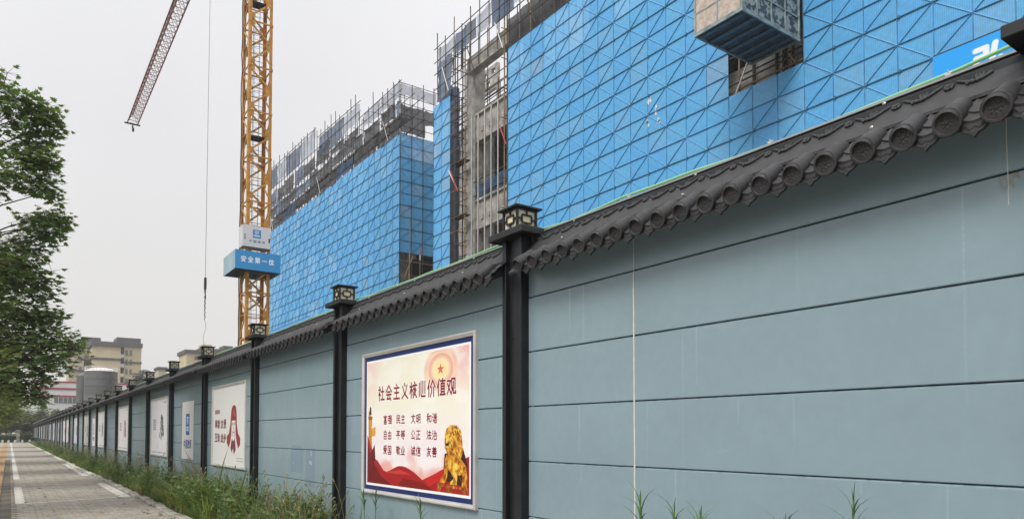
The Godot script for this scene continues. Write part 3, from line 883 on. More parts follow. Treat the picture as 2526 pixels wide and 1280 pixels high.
	var ht := thing("garden_hose", "thin green hose lying along the top of the hoarding", "hose", Vector3.ZERO)
	part(ht, "hose_tube", hose.mesh(mats["hose"]))
	var noz := MB.new()
	noz.box(Vector3(0, 0.008, 0), Vector3(0.016, 0.016, 0.026))
	noz.tube(Vector3(0, 0.012, 0), Vector3(-0.005, 0.036, 0), 0.005, 0.004, 6)
	noz.tube(Vector3(0, 0.02, -0.018), Vector3(0, 0.02, 0.018), 0.005, 0.005, 6)
	var nm := noz.mesh(mats["alu"])
	for q in [-1.55, -2.55, -3.75, -6.4, -7.6, -8.4, -10.3, -12.0]:
		part(ht, "spray_nozzle", nm, at(WALL_X + 0.11, 3.348, q))

func lantern_posts() -> void:
	var shaft := MB.new()
	for s in [-1.0, 1.0]:
		shaft.cbox(Vector3(-0.02, 1.65, 0.116 * s), Vector3(0.12, 3.30, 0.052), 0.004)
	shaft.cbox(Vector3(-0.012, 1.65, 0), Vector3(0.05, 3.30, 0.18), 0.003)
	shaft.cbox(Vector3(-0.045, 1.65, 0.035), Vector3(0.02, 3.30, 0.05), 0.003)
	var shaft_m := shaft.mesh(mats["post"])
	var foot := MB.new()
	foot.cbox(Vector3(0, 0.015, 0), Vector3(0.34, 0.03, 0.40), 0.005)
	var foot_m := foot.mesh(mats["post"])
	var cap := MB.new()
	cap.cbox(Vector3(0.01, 3.33, 0), Vector3(0.34, 0.06, 0.50), 0.005)
	var cap_m := cap.mesh(mats["cap"])
	var fr := MB.new()
	var h := 0.11
	for sx in [-1.0, 1.0]:
		for sz in [-1.0, 1.0]:
			fr.mm(Vector3(0.01 + sx * h, 3.362, sz * h), Vector3(0.01 + sx * (h - 0.02), 3.552, sz * (h - 0.02)))
	for y: Array in [[3.3625, 3.385], [3.536, 3.5515]]:
		for s in [-1.0, 1.0]:
			fr.mm(Vector3(0.01 - h + 0.02, y[0], s * (h - 0.001)), Vector3(0.01 + h - 0.02, y[1], s * (h - 0.019)))
			fr.mm(Vector3(0.01 + s * (h - 0.001), y[0], -h + 0.02), Vector3(0.01 + s * (h - 0.019), y[1], h - 0.02))
	var fr_m := fr.mesh(mats["lantern"])
	# one face: lattice (local plane z = 0 facing +z), panes behind it
	var lat := MB.new()
	var w2 := 0.052
	var h2 := 0.034
	var bw := 0.013
	for s in [-1.0, 1.0]:
		lat.mm(Vector3(-w2, s * h2 - bw * 0.5, 0), Vector3(w2, s * h2 + bw * 0.5, 0.010))
		lat.mm(Vector3(s * w2 - bw * 0.5, -h2 + bw * 0.5, 0), Vector3(s * w2 + bw * 0.5, h2 - bw * 0.5, 0.0105))
		lat.mm(Vector3(s * (w2 + bw * 0.5), -bw * 0.5, 0), Vector3(s * 0.092, bw * 0.5, 0.0095))
		lat.mm(Vector3(-bw * 0.5, s * (h2 + bw * 0.5), 0), Vector3(bw * 0.5, s * 0.079, 0.0095))
	var lat_m := lat.mesh(mats["lantern"])
	var pane := MB.new()
	pane.mm(Vector3(-0.09, -0.080, -0.012), Vector3(0.09, 0.080, -0.006))
	var pane_m := pane.mesh(mats["acrylic"])
	var inner := MB.new()
	inner.mm(Vector3(-w2 + 0.008, -h2 + 0.008, -0.0055), Vector3(w2 - 0.008, h2 - 0.008, -0.001))
	var inner_m := inner.mesh(mats["acrylic_inner"])
	var roof := MB.new()
	var a := 0.142
	roof.mm(Vector3(0.01 - a, 3.5525, -a), Vector3(0.01 + a, 3.567, a))
	var apex := Vector3(0.01, 3.59, 0)
	var cs := [Vector3(0.01 - a, 3.567, a), Vector3(0.01 + a, 3.567, a), Vector3(0.01 + a, 3.567, -a), Vector3(0.01 - a, 3.567, -a)]
	for i in 4: roof.flat(cs[i], cs[(i + 1) % 4], apex)
	var roof_m := roof.mesh(mats["cap"])
	var bo := MB.new()
	bo.lathe(Vector3.ZERO, Basis(Vector3(0, 0, 1), Vector3(0, 1, 0), Vector3(-1, 0, 0)), PackedVector2Array([Vector2(0.010, 0), Vector2(0.009, 0.007), Vector2(0, 0.008)]), 6)
	var bolt_m := bo.mesh(mats["post"])
	for k in range(0, 42):
		var t := thing("lantern_post", "black steel post with cream lantern, %s from the near end of hoarding" % ordinal(k) if k > 0 else "black steel post cut by the right edge of the picture", "lantern post", Vector3(WALL_X, 0, POST_FIRST - POST_STEP * k), "lantern posts of the hoarding")
		part(t, "shaft", shaft_m)
		part(t, "foot_plate", foot_m)
		if k < 5:
			for q in 6: part(t, "bolt", bolt_m, at(-0.037, 0.35 + 0.52 * q, -0.045))
		part(t, "cap_slab", cap_m)
		var l := part(t, "lantern", fr_m)
		part(l, "lantern_roof", roof_m)
		if k < 26:
			for f in 4:
				var rot := Basis(Vector3.UP, PI * 0.5 * f)
				var xf := Transform3D(rot, Vector3(0.01, 3.4605, 0) + rot.z * 0.1)
				part(l, "lattice", lat_m, xf)
				part(l, "pane", pane_m, xf)
				if k < 9: part(l, "inner_pane", inner_m, xf)
		else:
			var core := MB.new()
			core.mm(Vector3(-0.08, 3.386, -0.09), Vector3(0.10, 3.535, 0.09))
			part(l, "pane", core.mesh(mats["acrylic"]))

# ---------- posters ----------
func framed(label: String, z0: float, z1: float, y0: float, y1: float, m: Material, border := 0.05, depth := 0.045) -> void:
	var t := thing("poster_board", label, "poster", Vector3(WALL_X, y0, (z0 + z1) * 0.5), "framed posters on the hoarding")
	var w := z1 - z0
	var h := y1 - y0
	var hw := w * 0.5
	var d := depth
	# mitred frame bars of rounded section: outer lip, sloped face, inner lip
	for side in 4:
		var b := MB.new()
		var o: Array = [[Vector2(-hw, 0), Vector2(hw, 0)], [Vector2(hw, 0), Vector2(hw, h)], [Vector2(hw, h), Vector2(-hw, h)], [Vector2(-hw, h), Vector2(-hw, 0)]][side]
		var din: Array = [[Vector2(1, 1), Vector2(-1, 1)], [Vector2(-1, 1), Vector2(-1, -1)], [Vector2(-1, -1), Vector2(1, -1)], [Vector2(1, -1), Vector2(1, 1)]][side]
		var ring := [[0.0, 0.0], [0.0, d * 0.75], [border * 0.18, d], [border * 0.45, d], [border * 0.8, d * 0.78], [border, d * 0.70], [border, 0.0]]
		for i in ring.size() - 1:
			var p0: Vector2 = o[0] + din[0] * ring[i][0]
			var p1: Vector2 = o[1] + din[1] * ring[i][0]
			var q0: Vector2 = o[0] + din[0] * ring[i + 1][0]
			var q1: Vector2 = o[1] + din[1] * ring[i + 1][0]
			b.quad(Vector3(-ring[i][1], p0.y, p0.x), Vector3(-ring[i][1], p1.y, p1.x), Vector3(-ring[i + 1][1], q1.y, q1.x), Vector3(-ring[i + 1][1], q0.y, q0.x))
		part(t, "frame_bar", b.mesh(mats["alu"]))
	var pr := MB.new()
	var e := border - 0.006
	pr.quad(Vector3(-d * 0.45, e, -hw + e), Vector3(-d * 0.45, e, hw - e), Vector3(-d * 0.45, h - e, hw - e), Vector3(-d * 0.45, h - e, -hw + e))
	part(t, "print", pr.mesh(m))

func values_print() -> Image:
	var W := 900
	var H := 570
	var img := Image.create(W, H, true, Image.FORMAT_RGB8)
	img.fill(Color(0.09, 0.17, 0.40))
	var bx := 0.034
	var by := 0.052
	img.fill_rect(Rect2i(int(bx * W) - 9, int(by * H) - 9, W - 2 * int(bx * W) + 18, H - 2 * int(by * H) + 18), Color(0.97, 0.97, 0.98))
	var ox := bx * W
	var oy := by * H
	var w := W - 2 * ox
	var h := H - 2 * oy
	var nz := noise_image(256, 256, 0.012, 77)
	for yy in int(h):
		for xx in int(w):
			var u := xx / w
			var v := yy / h
			var c := Color(0.95, 0.94, 0.86)
			c = c.lerp(Color(0.95, 0.91, 0.94), smoothstep(0.25, 0.75, v) * 0.85)
			c = c.lerp(Color(0.96, 0.80, 0.78), smoothstep(0.22, 0.0, u) * smoothstep(0.45, 0.05, v) * 0.7)
			c = c.lerp(Color(0.94, 0.72, 0.72), smoothstep(0.66, 1.0, u) * smoothstep(0.42, 0.0, v) * 0.9)
			var g := nz.get_pixel(int(u * 255), int(v * 255)).r
			c = c.lerp(Color(0.98, 0.97, 0.95), clampf((g - 0.45) * 2.0, 0.0, 0.6))
			if v > 0.66: # cloud bank above the ribbon
				var top := 0.84 + 0.05 * sin(u * 21.0) + (g - 0.5) * 0.22
				c = c.lerp(Color(0.93, 0.66, 0.62), smoothstep(top - 0.07, top + 0.08, v) * 0.85)
			# emblem rings
			var e := Vector2((u - 0.763) / 0.118, (v - 0.135) / 0.125).length()
			if e < 1.35:
				var ring := Color(0.98, 0.90, 0.62)
				if e > 0.5: ring = Color(0.98, 0.92, 0.72).lerp(Color(0.94, 0.66, 0.60), smoothstep(0.5, 0.85, e))
				if e > 0.92: ring = Color(0.97, 0.84, 0.70).lerp(Color(0.95, 0.74, 0.66), smoothstep(0.95, 1.05, e) * (0.5 + 0.5 * sin(5.0 * atan2(v - 0.135, u - 0.763) + e * 9.0)))
				c = c.lerp(ring, 0.8 * smoothstep(1.35, 1.15, e))
			img.set_pixel(int(ox) + xx, int(oy) + yy, c)
	var P := func(u: float, v: float) -> Vector2: return Vector2(ox + u * w, oy + v * h)
	var map := func(a: Array) -> Array:
		var r := []
		for i in range(0, a.size(), 2): r.append(P.call(a[i], a[i + 1]))
		return r
	var beast := func(a: Array) -> Array: # the lion's own proportions
		var r := []
		for i in range(0, a.size(), 2): r.append(P.call(a[i], 0.53 + (a[i + 1] - 0.395) * 0.757 if a[i + 1] < 0.951 else a[i + 1]))
		return r
	var shaft := func(a: Array) -> Array: # the column's
		var r := []
		for i in range(0, a.size(), 2): r.append(P.call(a[i], 0.36 + (a[i + 1] - 0.24) * 0.72))
		return r
	# star
	var star := []
	for i in 10:
		var r := 1.0 if i % 2 == 0 else 0.4
		star.append(P.call(0.763 + 0.032 * r * sin(TAU * i / 10.0), 0.135 - 0.042 * r * cos(TAU * i / 10.0)))
	poly(img, star, Color(0.86, 0.42, 0.40))
	# carved column
	poly(img, shaft.call([0.012, 0.30, 0.042, 0.30, 0.046, 0.39, 0.058, 0.40, 0.055, 0.47, 0.048, 0.48, 0.062, 0.82, 0.02, 0.82, 0.012, 0.48]), Color(0.80, 0.56, 0.16))
	poly(img, shaft.call([0.05, 0.50, 0.10, 0.48, 0.10, 0.58, 0.05, 0.60]), Color(0.86, 0.62, 0.22))
	poly(img, shaft.call([0.03, 0.24, 0.045, 0.26, 0.05, 0.34, 0.02, 0.34]), Color(0.25, 0.16, 0.08))
	poly(img, shaft.call([0.008, 0.36, 0.062, 0.36, 0.058, 0.40, 0.012, 0.40]), Color(0.55, 0.33, 0.09))
	for i in 9: dab(img, P.call(0.018, 0.55 + 0.024 * i), P.call(0.052, 0.54 + 0.024 * i), 1.2, Color(0.55, 0.35, 0.08, 0.8))
	# ribbon
	var rib := [0.0, 0.60]
	for i in 41:
		var u := i / 40.0
		var v := 0.0
		if u < 0.10: v = lerpf(0.60, 0.80, u / 0.10)
		elif u < 0.22: v = lerpf(0.80, 0.895, smoothstep(0.10, 0.22, u))
		elif u < 0.40: v = lerpf(0.895, 0.84, smoothstep(0.22, 0.38, u))
		elif u < 0.60: v = lerpf(0.84, 0.93, pow((u - 0.40) / 0.20, 1.6))
		else: v = lerpf(0.93, 0.74, (u - 0.60) / 0.40)
		rib.append(u); rib.append(v)
	rib.append_array([1.0, 1.0, 0.0, 1.0])
	poly(img, map.call(rib), Color(0.66, 0.09, 0.10))
	poly(img, map.call([0.0, 0.66, 0.06, 0.80, 0.16, 0.93, 0.30, 1.0, 0.0, 1.0]), Color(0.45, 0.04, 0.06))
	poly(img, map.call([0.09, 0.68, 0.10, 0.80, 0.06, 0.86, 0.04, 0.76]), Color(0.40, 0.04, 0.06))
	poly(img, map.call([0.22, 0.90, 0.38, 0.87, 0.50, 0.90, 0.34, 0.905]), Color(0.80, 0.22, 0.20))
	poly(img, map.call([0.40, 0.93, 0.60, 0.95, 0.72, 1.0, 0.36, 1.0]), Color(0.52, 0.06, 0.07))
	poly(img, map.call([0.62, 0.93, 0.78, 0.84, 0.80, 0.90, 0.66, 0.97]), Color(0.78, 0.14, 0.13))
	# seated guardian lion: mane, chest, legs, haunch, plinth, with darker creases
	var gold := Color(0.83, 0.55, 0.13)
	var dark := Color(0.24, 0.09, 0.05)
	var light := Color(0.95, 0.78, 0.30)
	poly(img, beast.call([0.80, 0.66, 0.785, 0.90, 0.985, 0.95, 0.985, 0.74, 0.95, 0.60]), dark)
	poly(img, beast.call([0.80, 0.50, 0.815, 0.43, 0.85, 0.395, 0.90, 0.40, 0.935, 0.45, 0.945, 0.54, 0.95, 0.64, 0.93, 0.70, 0.86, 0.70, 0.82, 0.65, 0.80, 0.60]), gold)
	poly(img, beast.call([0.80, 0.50, 0.84, 0.47, 0.87, 0.53, 0.85, 0.60, 0.80, 0.61, 0.815, 0.56]), light)
	poly(img, beast.call([0.805, 0.565, 0.84, 0.555, 0.835, 0.585, 0.81, 0.59]), dark)
	poly(img, beast.call([0.82, 0.66, 0.90, 0.66, 0.95, 0.72, 0.94, 0.84, 0.88, 0.86, 0.83, 0.80, 0.80, 0.72]), gold)
	poly(img, beast.call([0.805, 0.72, 0.835, 0.74, 0.82, 0.88, 0.80, 0.93, 0.755, 0.93, 0.77, 0.88, 0.79, 0.86]), gold)
	poly(img, beast.call([0.865, 0.74, 0.91, 0.74, 0.905, 0.88, 0.90, 0.935, 0.845, 0.935, 0.85, 0.91, 0.875, 0.88]), light)
	poly(img, beast.call([0.935, 0.70, 0.975, 0.76, 0.985, 0.86, 0.98, 0.95, 0.94, 0.95, 0.945, 0.86]), gold)
	poly(img, beast.call([0.735, 0.935, 0.99, 0.95, 0.99, 1.0, 0.96, 1.0, 0.93, 0.965, 0.87, 0.965, 0.86, 1.0, 0.82, 1.0, 0.81, 0.96, 0.77, 0.96, 0.76, 1.0, 0.735, 1.0]), Color(0.66, 0.33, 0.12))
	# mottled gilding of the painted lion
	var gl := noise_image(256, 256, 0.014, 78)
	var p0: Vector2 = P.call(0.74, 0.52)
	var p1: Vector2 = P.call(0.995, 1.0)
	for yy in range(int(p0.y), int(p1.y)):
		for xx in range(int(p0.x), int(p1.x)):
			var q := img.get_pixel(xx, yy)
			if q.r > 0.62 and q.b < 0.36 and q.g > 0.3:
				var g := gl.get_pixel(xx * 2 % 256, yy * 2 % 256).r
				q = q.lerp(Color(0.30, 0.12, 0.04), smoothstep(0.48, 0.25, g) * 0.5)
				img.set_pixel(xx, yy, q.lerp(Color(0.98, 0.88, 0.42), smoothstep(0.55, 0.80, g) * 0.6))
	rng.seed = 9
	for i in 46: # curls of the mane and creases
		var a := rng.randf() * TAU
		var q := Vector2(0.885 + 0.055 * cos(a) * rng.randf_range(0.5, 1.0), 0.636 + 0.095 * sin(a) * rng.randf_range(0.5, 1.0))
		dab(img, P.call(q.x, q.y), P.call(q.x + 0.006, q.y + 0.010), rng.randf_range(1.2, 2.6), [dark, light, Color(0.60, 0.34, 0.07)][i % 3])
	for i in 14:
		var q := Vector2(rng.randf_range(0.81, 0.97), rng.randf_range(0.75, 0.92))
		dab(img, P.call(q.x, q.y), P.call(q.x + 0.008, q.y + 0.02), 1.5, [Color(0.55, 0.28, 0.06), light][i % 2])
	# lettering
	var red := Color(0.50, 0.03, 0.10)
	var tw := (0.898 - 0.122) / 9.0 * w
	for pass_ in 2:
		for i in 9:
			var p: Vector2 = P.call(0.122, 0.20)
			glyph(img, "社会主义核心价值观"[i], p.x + i * tw + tw * 0.06, p.y, tw * 0.86, 0.125 * h, 6.0 if pass_ == 0 else 3.7, Color(1, 1, 1, 0.85) if pass_ == 0 else red)
	var cols := [0.191, 0.334, 0.488, 0.639]
	var rows := ["富强民主文明和谐", "自由平等公正法治", "爱国敬业诚信友善"]
	for pass_ in 2:
		for r in 3:
			for c in 4:
				var p: Vector2 = P.call(cols[c], 0.442 + 0.121 * r)
				for i in 2:
					glyph(img, rows[r][c * 2 + i], p.x + i * 0.05 * w, p.y, 0.044 * w, 0.072 * h, 4.2 if pass_ == 0 else 2.3, Color(1, 1, 1, 0.85) if pass_ == 0 else red)
	return img

func portrait_print() -> Image:
	var W := 420
	var H := 270
	var img := Image.create(W, H, true, Image.FORMAT_RGB8)
	img.fill(Color(0.89, 0.89, 0.88))
	var red := Color(0.56, 0.06, 0.09)
	var sq := [red, Color(0.45, 0.04, 0.07)]
	# stencilled portrait of a person in a fur cap with hanging flaps
	poly(img, scaled([0.60, 0.30, 0.63, 0.26, 0.70, 0.25, 0.74, 0.29, 0.755, 0.38, 0.76, 0.48, 0.80, 0.60, 0.865, 0.66, 0.86, 0.74, 0.80, 0.78, 0.76, 0.70, 0.73, 0.62, 0.72, 0.44, 0.61, 0.44, 0.60, 0.62, 0.57, 0.72, 0.52, 0.78, 0.47, 0.72, 0.46, 0.64, 0.53, 0.60, 0.57, 0.48], W, H), red)
	poly(img, scaled([0.62, 0.66, 0.66, 0.70, 0.71, 0.66, 0.74, 0.80, 0.68, 0.86, 0.66, 0.78, 0.62, 0.84, 0.58, 0.78], W, H), sq[1])
	for a: Array in [[0.62, 0.475, 0.65, 0.47], [0.68, 0.47, 0.71, 0.475], [0.625, 0.49, 0.648, 0.49], [0.683, 0.49, 0.707, 0.49], [0.665, 0.50, 0.672, 0.55], [0.645, 0.585, 0.69, 0.585], [0.62, 0.55, 0.64, 0.63], [0.71, 0.55, 0.69, 0.64]]:
		dab(img, Vector2(a[0] * W, a[1] * H), Vector2(a[2] * W, a[3] * H), 1.2, sq[1])
	rng.seed = 4
	for i in 16:
		var p := Vector2(rng.randf_range(0.63, 0.73) * W, rng.randf_range(0.28, 0.38) * H)
		dab(img, p, p + Vector2(2, 3), 1.0, Color(0.85, 0.75, 0.74))
	var dk := Color(0.42, 0.10, 0.12)
	for i in 4: img.fill_rect(Rect2i(int(0.07 * W) + 17 * i, int(0.29 * H), 14, 15), Color(0.55, 0.26, 0.26))
	words(img, "奉献", 0.07 * W, 0.42 * H, 33, 31, 5, 2.5, dk)
	words(img, "友爱", 0.27 * W, 0.42 * H, 33, 31, 5, 2.5, dk)
	words(img, "互助", 0.07 * W, 0.60 * H, 33, 31, 5, 2.5, dk)
	words(img, "进步", 0.27 * W, 0.60 * H, 33, 31, 5, 2.5, dk)
	for i in 2: dab(img, Vector2(0.76 * W, (0.90 + 0.035 * i) * H), Vector2(0.95 * W, (0.90 + 0.035 * i) * H), 1.4, Color(0.55, 0.45, 0.44, 0.6))
	return img

func ink_print(kind: int) -> Image:
	var W := 300
	var H := 200
	var img := Image.create(W, H, true, Image.FORMAT_RGB8)
	img.fill([Color(0.87, 0.86, 0.89), Color(0.89, 0.87, 0.89), Color(0.88, 0.88, 0.89), Color(0.88, 0.88, 0.87)][kind])
	rng.seed = 60 + kind
	var ink: Color = [Color(0.16, 0.17, 0.18), Color(0.45, 0.10, 0.13), Color(0.15, 0.16, 0.20), Color(0.3, 0.3, 0.3)][kind]
	for i in 70: # loose ink drawing of a figure
		var t := rng.randf()
		var c := Vector2(0.66 + rng.randf_range(-0.10, 0.10) * (0.5 + t), 0.30 + 0.38 * t)
		dab(img, Vector2(c.x * W, c.y * H), Vector2((c.x + rng.randf_range(-0.03, 0.03)) * W, (c.y + rng.randf_range(0.0, 0.07)) * H), rng.randf_range(1.5, 5.0), Color(ink.r, ink.g, ink.b, rng.randf_range(0.4, 0.95)))
	for i in 24:
		var c := Vector2(rng.randf_range(0.25, 0.9), rng.randf_range(0.66, 0.95))
		dab(img, Vector2(c.x * W, c.y * H), Vector2((c.x + 0.03) * W, (c.y + 0.05) * H), 2.0, Color(0.66, 0.63, 0.70, 0.4))
	for r in 6: dab(img, Vector2(0.10 * W, (0.37 + 0.035 * r) * H), Vector2(0.30 * W, (0.37 + 0.035 * r) * H), 1.8, Color(0.33, 0.30, 0.42, 0.75))
	for i in 9: dab(img, Vector2((0.06 + 0.1 * i) * W, 0.965 * H), Vector2((0.06 + 0.1 * i + rng.randf_range(0.02, 0.07)) * W, 0.965 * H), 2.0, Color(0.2, 0.2, 0.2, 0.8))
	dab(img, Vector2(0.74 * W, 0.07 * H), Vector2(0.93 * W, 0.07 * H), 1.4, Color(0.3, 0.3, 0.3, 0.6))
	return img

func emblem(img: Image, x: float, y: float, w: float, h: float, blue: Color) -> void:
	img.fill_rect(Rect2i(int(x), int(y), int(w), int(h)), blue)
	var wh := Color(0.93, 0.95, 0.97)
	var r := minf(w, h) * 0.035
	dab(img, Vector2(x + 0.24 * w, y + 0.17 * h), Vector2(x + 0.76 * w, y + 0.17 * h), r, wh)
	dab(img, Vector2(x + 0.36 * w, y + 0.17 * h), Vector2(x + 0.36 * w, y + 0.48 * h), r, wh)
	dab(img, Vector2(x + 0.64 * w, y + 0.17 * h), Vector2(x + 0.64 * w, y + 0.48 * h), r, wh)
	dab(img, Vector2(x + 0.24 * w, y + 0.34 * h), Vector2(x + 0.36 * w, y + 0.34 * h), r, wh)
	dab(img, Vector2(x + 0.5 * w, y + 0.25 * h), Vector2(x + 0.5 * w, y + 0.48 * h), r, wh)
	for i in 5: glyph(img, "CSCEC"[i], x + (0.11 + 0.16 * i) * w, y + 0.60 * h, 0.13 * w, 0.22 * h, r * 0.8, wh)

func posters() -> void:
	framed("large red and gold values poster with lion in silver frame", -8.28, -5.65, 0.88, 2.585, printed("p_values", values_print(), 0.22), 0.048, 0.05)
	framed("white poster with red stencilled portrait in fur cap", -16.33, -13.66, 0.925, 2.61, printed("p_portrait", portrait_print(), 0.35))
	var names := ["pale lilac poster with dark ink figure, nearest of its kind", "pale poster with red ink figure, beyond an empty bay", "pale poster with blue-black ink figure, tenth bay away", "pale grey poster with faint ink figure"]
	for i in 4: printed("p_ink%d" % i, ink_print(i), 0.35)
	var bays := [5, 7, 9, 11, 13, 15, 16, 18, 20, 22, 24, 26, 28, 30, 33, 35, 37]
	for i in bays.size():
		var zf: float = POST_FIRST - POST_STEP * (bays[i] + 1)
		var lab: String = names[i] if i < 3 else "pale grey framed poster on the %s bay from the near end" % ordinal(bays[i])
		framed(lab, zf + 0.62, zf + 3.42, 0.95, 2.66, mats["p_ink%d" % (i % 4)])
	# narrow white banners with the builder's mark
	var img := Image.create(256, 268, true, Image.FORMAT_RGB8)
	img.fill(Color(0.88, 0.88, 0.87))
	emblem(img, 88, 58, 80, 98, Color(0.10, 0.38, 0.68))
	words(img, "中国建筑", 42, 178, 38, 40, 6, 3.0, Color(0.06, 0.22, 0.46))
	var bm := printed("p_banner", img, 0.5)
	for k in [4, 10]:
		var zf: float = POST_FIRST - POST_STEP * (k + 1)
		var t := thing("banner", "narrow white banner with blue square mark, nearer of two" if k == 4 else "narrow white banner with blue square mark, farther of two", "banner", Vector3(WALL_X, 0.975, zf + 1.37), "white banners on the hoarding")
		var b := MB.new()
		b.quad(Vector3(-0.012, 0, 0), Vector3(-0.012, 0, 1.38), Vector3(-0.012, 1.43, 1.38), Vector3(-0.012, 1.43, 0))
		part(t, "print", b.mesh(bm))
		var edge := MB.new()
		edge.mm(Vector3(-0.011, 0, 0), Vector3(-0.001, 1.43, 1.38))
		part(t, "backing_board", edge.mesh(mats["white_paint"]))

# ---------- building ----------
var panel_cache := {}
var unit_poles := {}
var net_noise := FastNoiseLite.new()

func wpart(t: Node3D, called: String, b: MB, m: Material, parent: Node = null) -> MeshInstance3D:
	# a mesh written in world places, under a thing that stands somewhere
	return part(parent if parent else t, called, b.mesh(m), Transform3D(Basis.IDENTITY, -t.position))

func pole(t: Node3D, called: String, a: Vector3, b: Vector3, r: float, m: String) -> MeshInstance3D:
	if not unit_poles.has(m):
		var u := MB.new()
		u.tube(Vector3.ZERO, Vector3(0, 1, 0), 1.0, 1.0, 6)
		unit_poles[m] = u.mesh(mats[m])
	var d := b - a
	var y := d.normalized()
	var ref := Vector3.RIGHT if absf(y.x) < 0.9 else Vector3.UP
	var x := y.cross(ref).normalized()
	return part(t, called, unit_poles[m], Transform3D(Basis(x * r, d, x.cross(y).normalized() * r), a - t.position))

func panel_mesh(diag: int, dark: bool, tone: int) -> ArrayMesh:
	var key := "%d%s%d" % [diag, dark, tone]
	if panel_cache.has(key): return panel_cache[key]
	var w := COL_W
	var h := ROW_H
	var sh := MB.new()
	sh.quad(Vector3(0, -h, 0.012), Vector3(0, -h, w - 0.012), Vector3(0, 0, w - 0.012), Vector3(0, 0, 0.012))
	var m := sh.mesh(mats["sheet%d" % tone])
	var fr := MB.new()
	fr.box(Vector3(-0.012, -h * 0.5, 0.0), Vector3(0.024, h, 0.022))
	fr.into(m, mats["frame_blue"])
	var rl := MB.new()
	rl.box(Vector3(-0.022, -h, w * 0.5), Vector3(0.045, 0.030 if dark else 0.020, w))
	if dark:
		rl.box(Vector3(-0.05, -h, 0.08), Vector3(0.05, 0.09, 0.07))
	rl.into(m, mats["rail_dark"] if dark else mats["rail"])
	var dg := MB.new()
	if diag == 0: dg.bar(Vector3(-0.020, -h, 0), Vector3(-0.020, 0, w), 0.024, 0.020)
	else: dg.bar(Vector3(-0.018, 0, 0), Vector3(-0.018, -h, w), 0.022, 0.020)
	dg.into(m, mats["rail"] if diag == 0 else mats["diag_pale"])
	panel_cache[key] = m
	return m

func tone_for(i: int, j: int) -> int:
	var r := rng.randf()
	if r < 0.34: return 0
	if r < 0.64: return 1
	if r < 0.88: return 2
	if r < 0.975: return 3
	return 4

# panels i0..i1 by rows j0..j1; axis gives the run of the columns
func screen(t: Node3D, origin: Vector3, turn: Basis, ncol: int, nrow: int, skip: Callable, limit: int, from_near: bool) -> void:
	var xf0 := Transform3D(turn, origin)
	var rest := {}
	var placed := 0
	for ii in ncol:
		var i := ncol - 1 - ii if from_near else ii
		for j in nrow:
			if skip.call(i, j): continue
			var m := panel_mesh((i + j) % 2, j % 2 == 1, tone_for(i, j))
			var xf := xf0 * at(0, -ROW_H * j, COL_W * i)
			xf.origin -= t.position
			if placed < limit and j < 13:
				part(t, "mesh_panel", m, xf)
				placed += 1
			else:
				if not rest.has(m): rest[m] = []
				rest[m].append(xf)
	if rest.is_empty(): return
	var merged := {}
	for m: ArrayMesh in rest:
		for s in m.get_surface_count():
			var mt := m.surface_get_material(s)
			if not merged.has(mt): merged[mt] = MB.new()
			var ar := m.surface_get_arrays(s)
			var src := MB.new()
			src.v = ar[Mesh.ARRAY_VERTEX]; src.n = ar[Mesh.ARRAY_NORMAL]; src.t = ar[Mesh.ARRAY_TEX_UV]
			for xf: Transform3D in rest[m]: (merged[mt] as MB).add(src, xf)
	var all := ArrayMesh.new()
	for mt: Material in merged: (merged[mt] as MB).into(all, mt)
	part(t, "far_mesh_panels", all).set_meta("kind", "stuff")

# a hung net between four corners, rippled
func net(t: Node3D, a: Vector3, b: Vector3, c: Vector3, d: Vector3, m: String, ripple := 0.10, sd := 1) -> void:
	var o := MB.new()
	net_noise.seed = sd
	net_noise.frequency = 0.5
	var nu := clampi(int(a.distance_to(b) / 0.5), 4, 40)
	var nv := clampi(int(a.distance_to(d) / 0.5), 3, 12)
	var nrm := (b - a).cross(d - a).normalized()
	var grid := []
	for i in nu + 1:
		var col := []
		for j in nv + 1:
			var u := float(i) / nu
			var v := float(j) / nv
			var p := a.lerp(b, u).lerp(d.lerp(c, u), v)
			var sag := -0.12 * sin(PI * fposmod(u * nu / 3.0, 1.0)) * (1.0 if j == nv else 0.0)
			col.append(p + nrm * net_noise.get_noise_3dv(p) * ripple * 2.0 + Vector3(0, sag + (net_noise.get_noise_2d(u * 60.0, 9.0) * 0.14 if j == 0 else 0.0), 0))
		grid.append(col)
	for i in nu:
		for j in nv: o.quad(grid[i][j], grid[i + 1][j], grid[i + 1][j + 1], grid[i][j + 1])
	wpart(t, "net_sheet", o, mats[m])

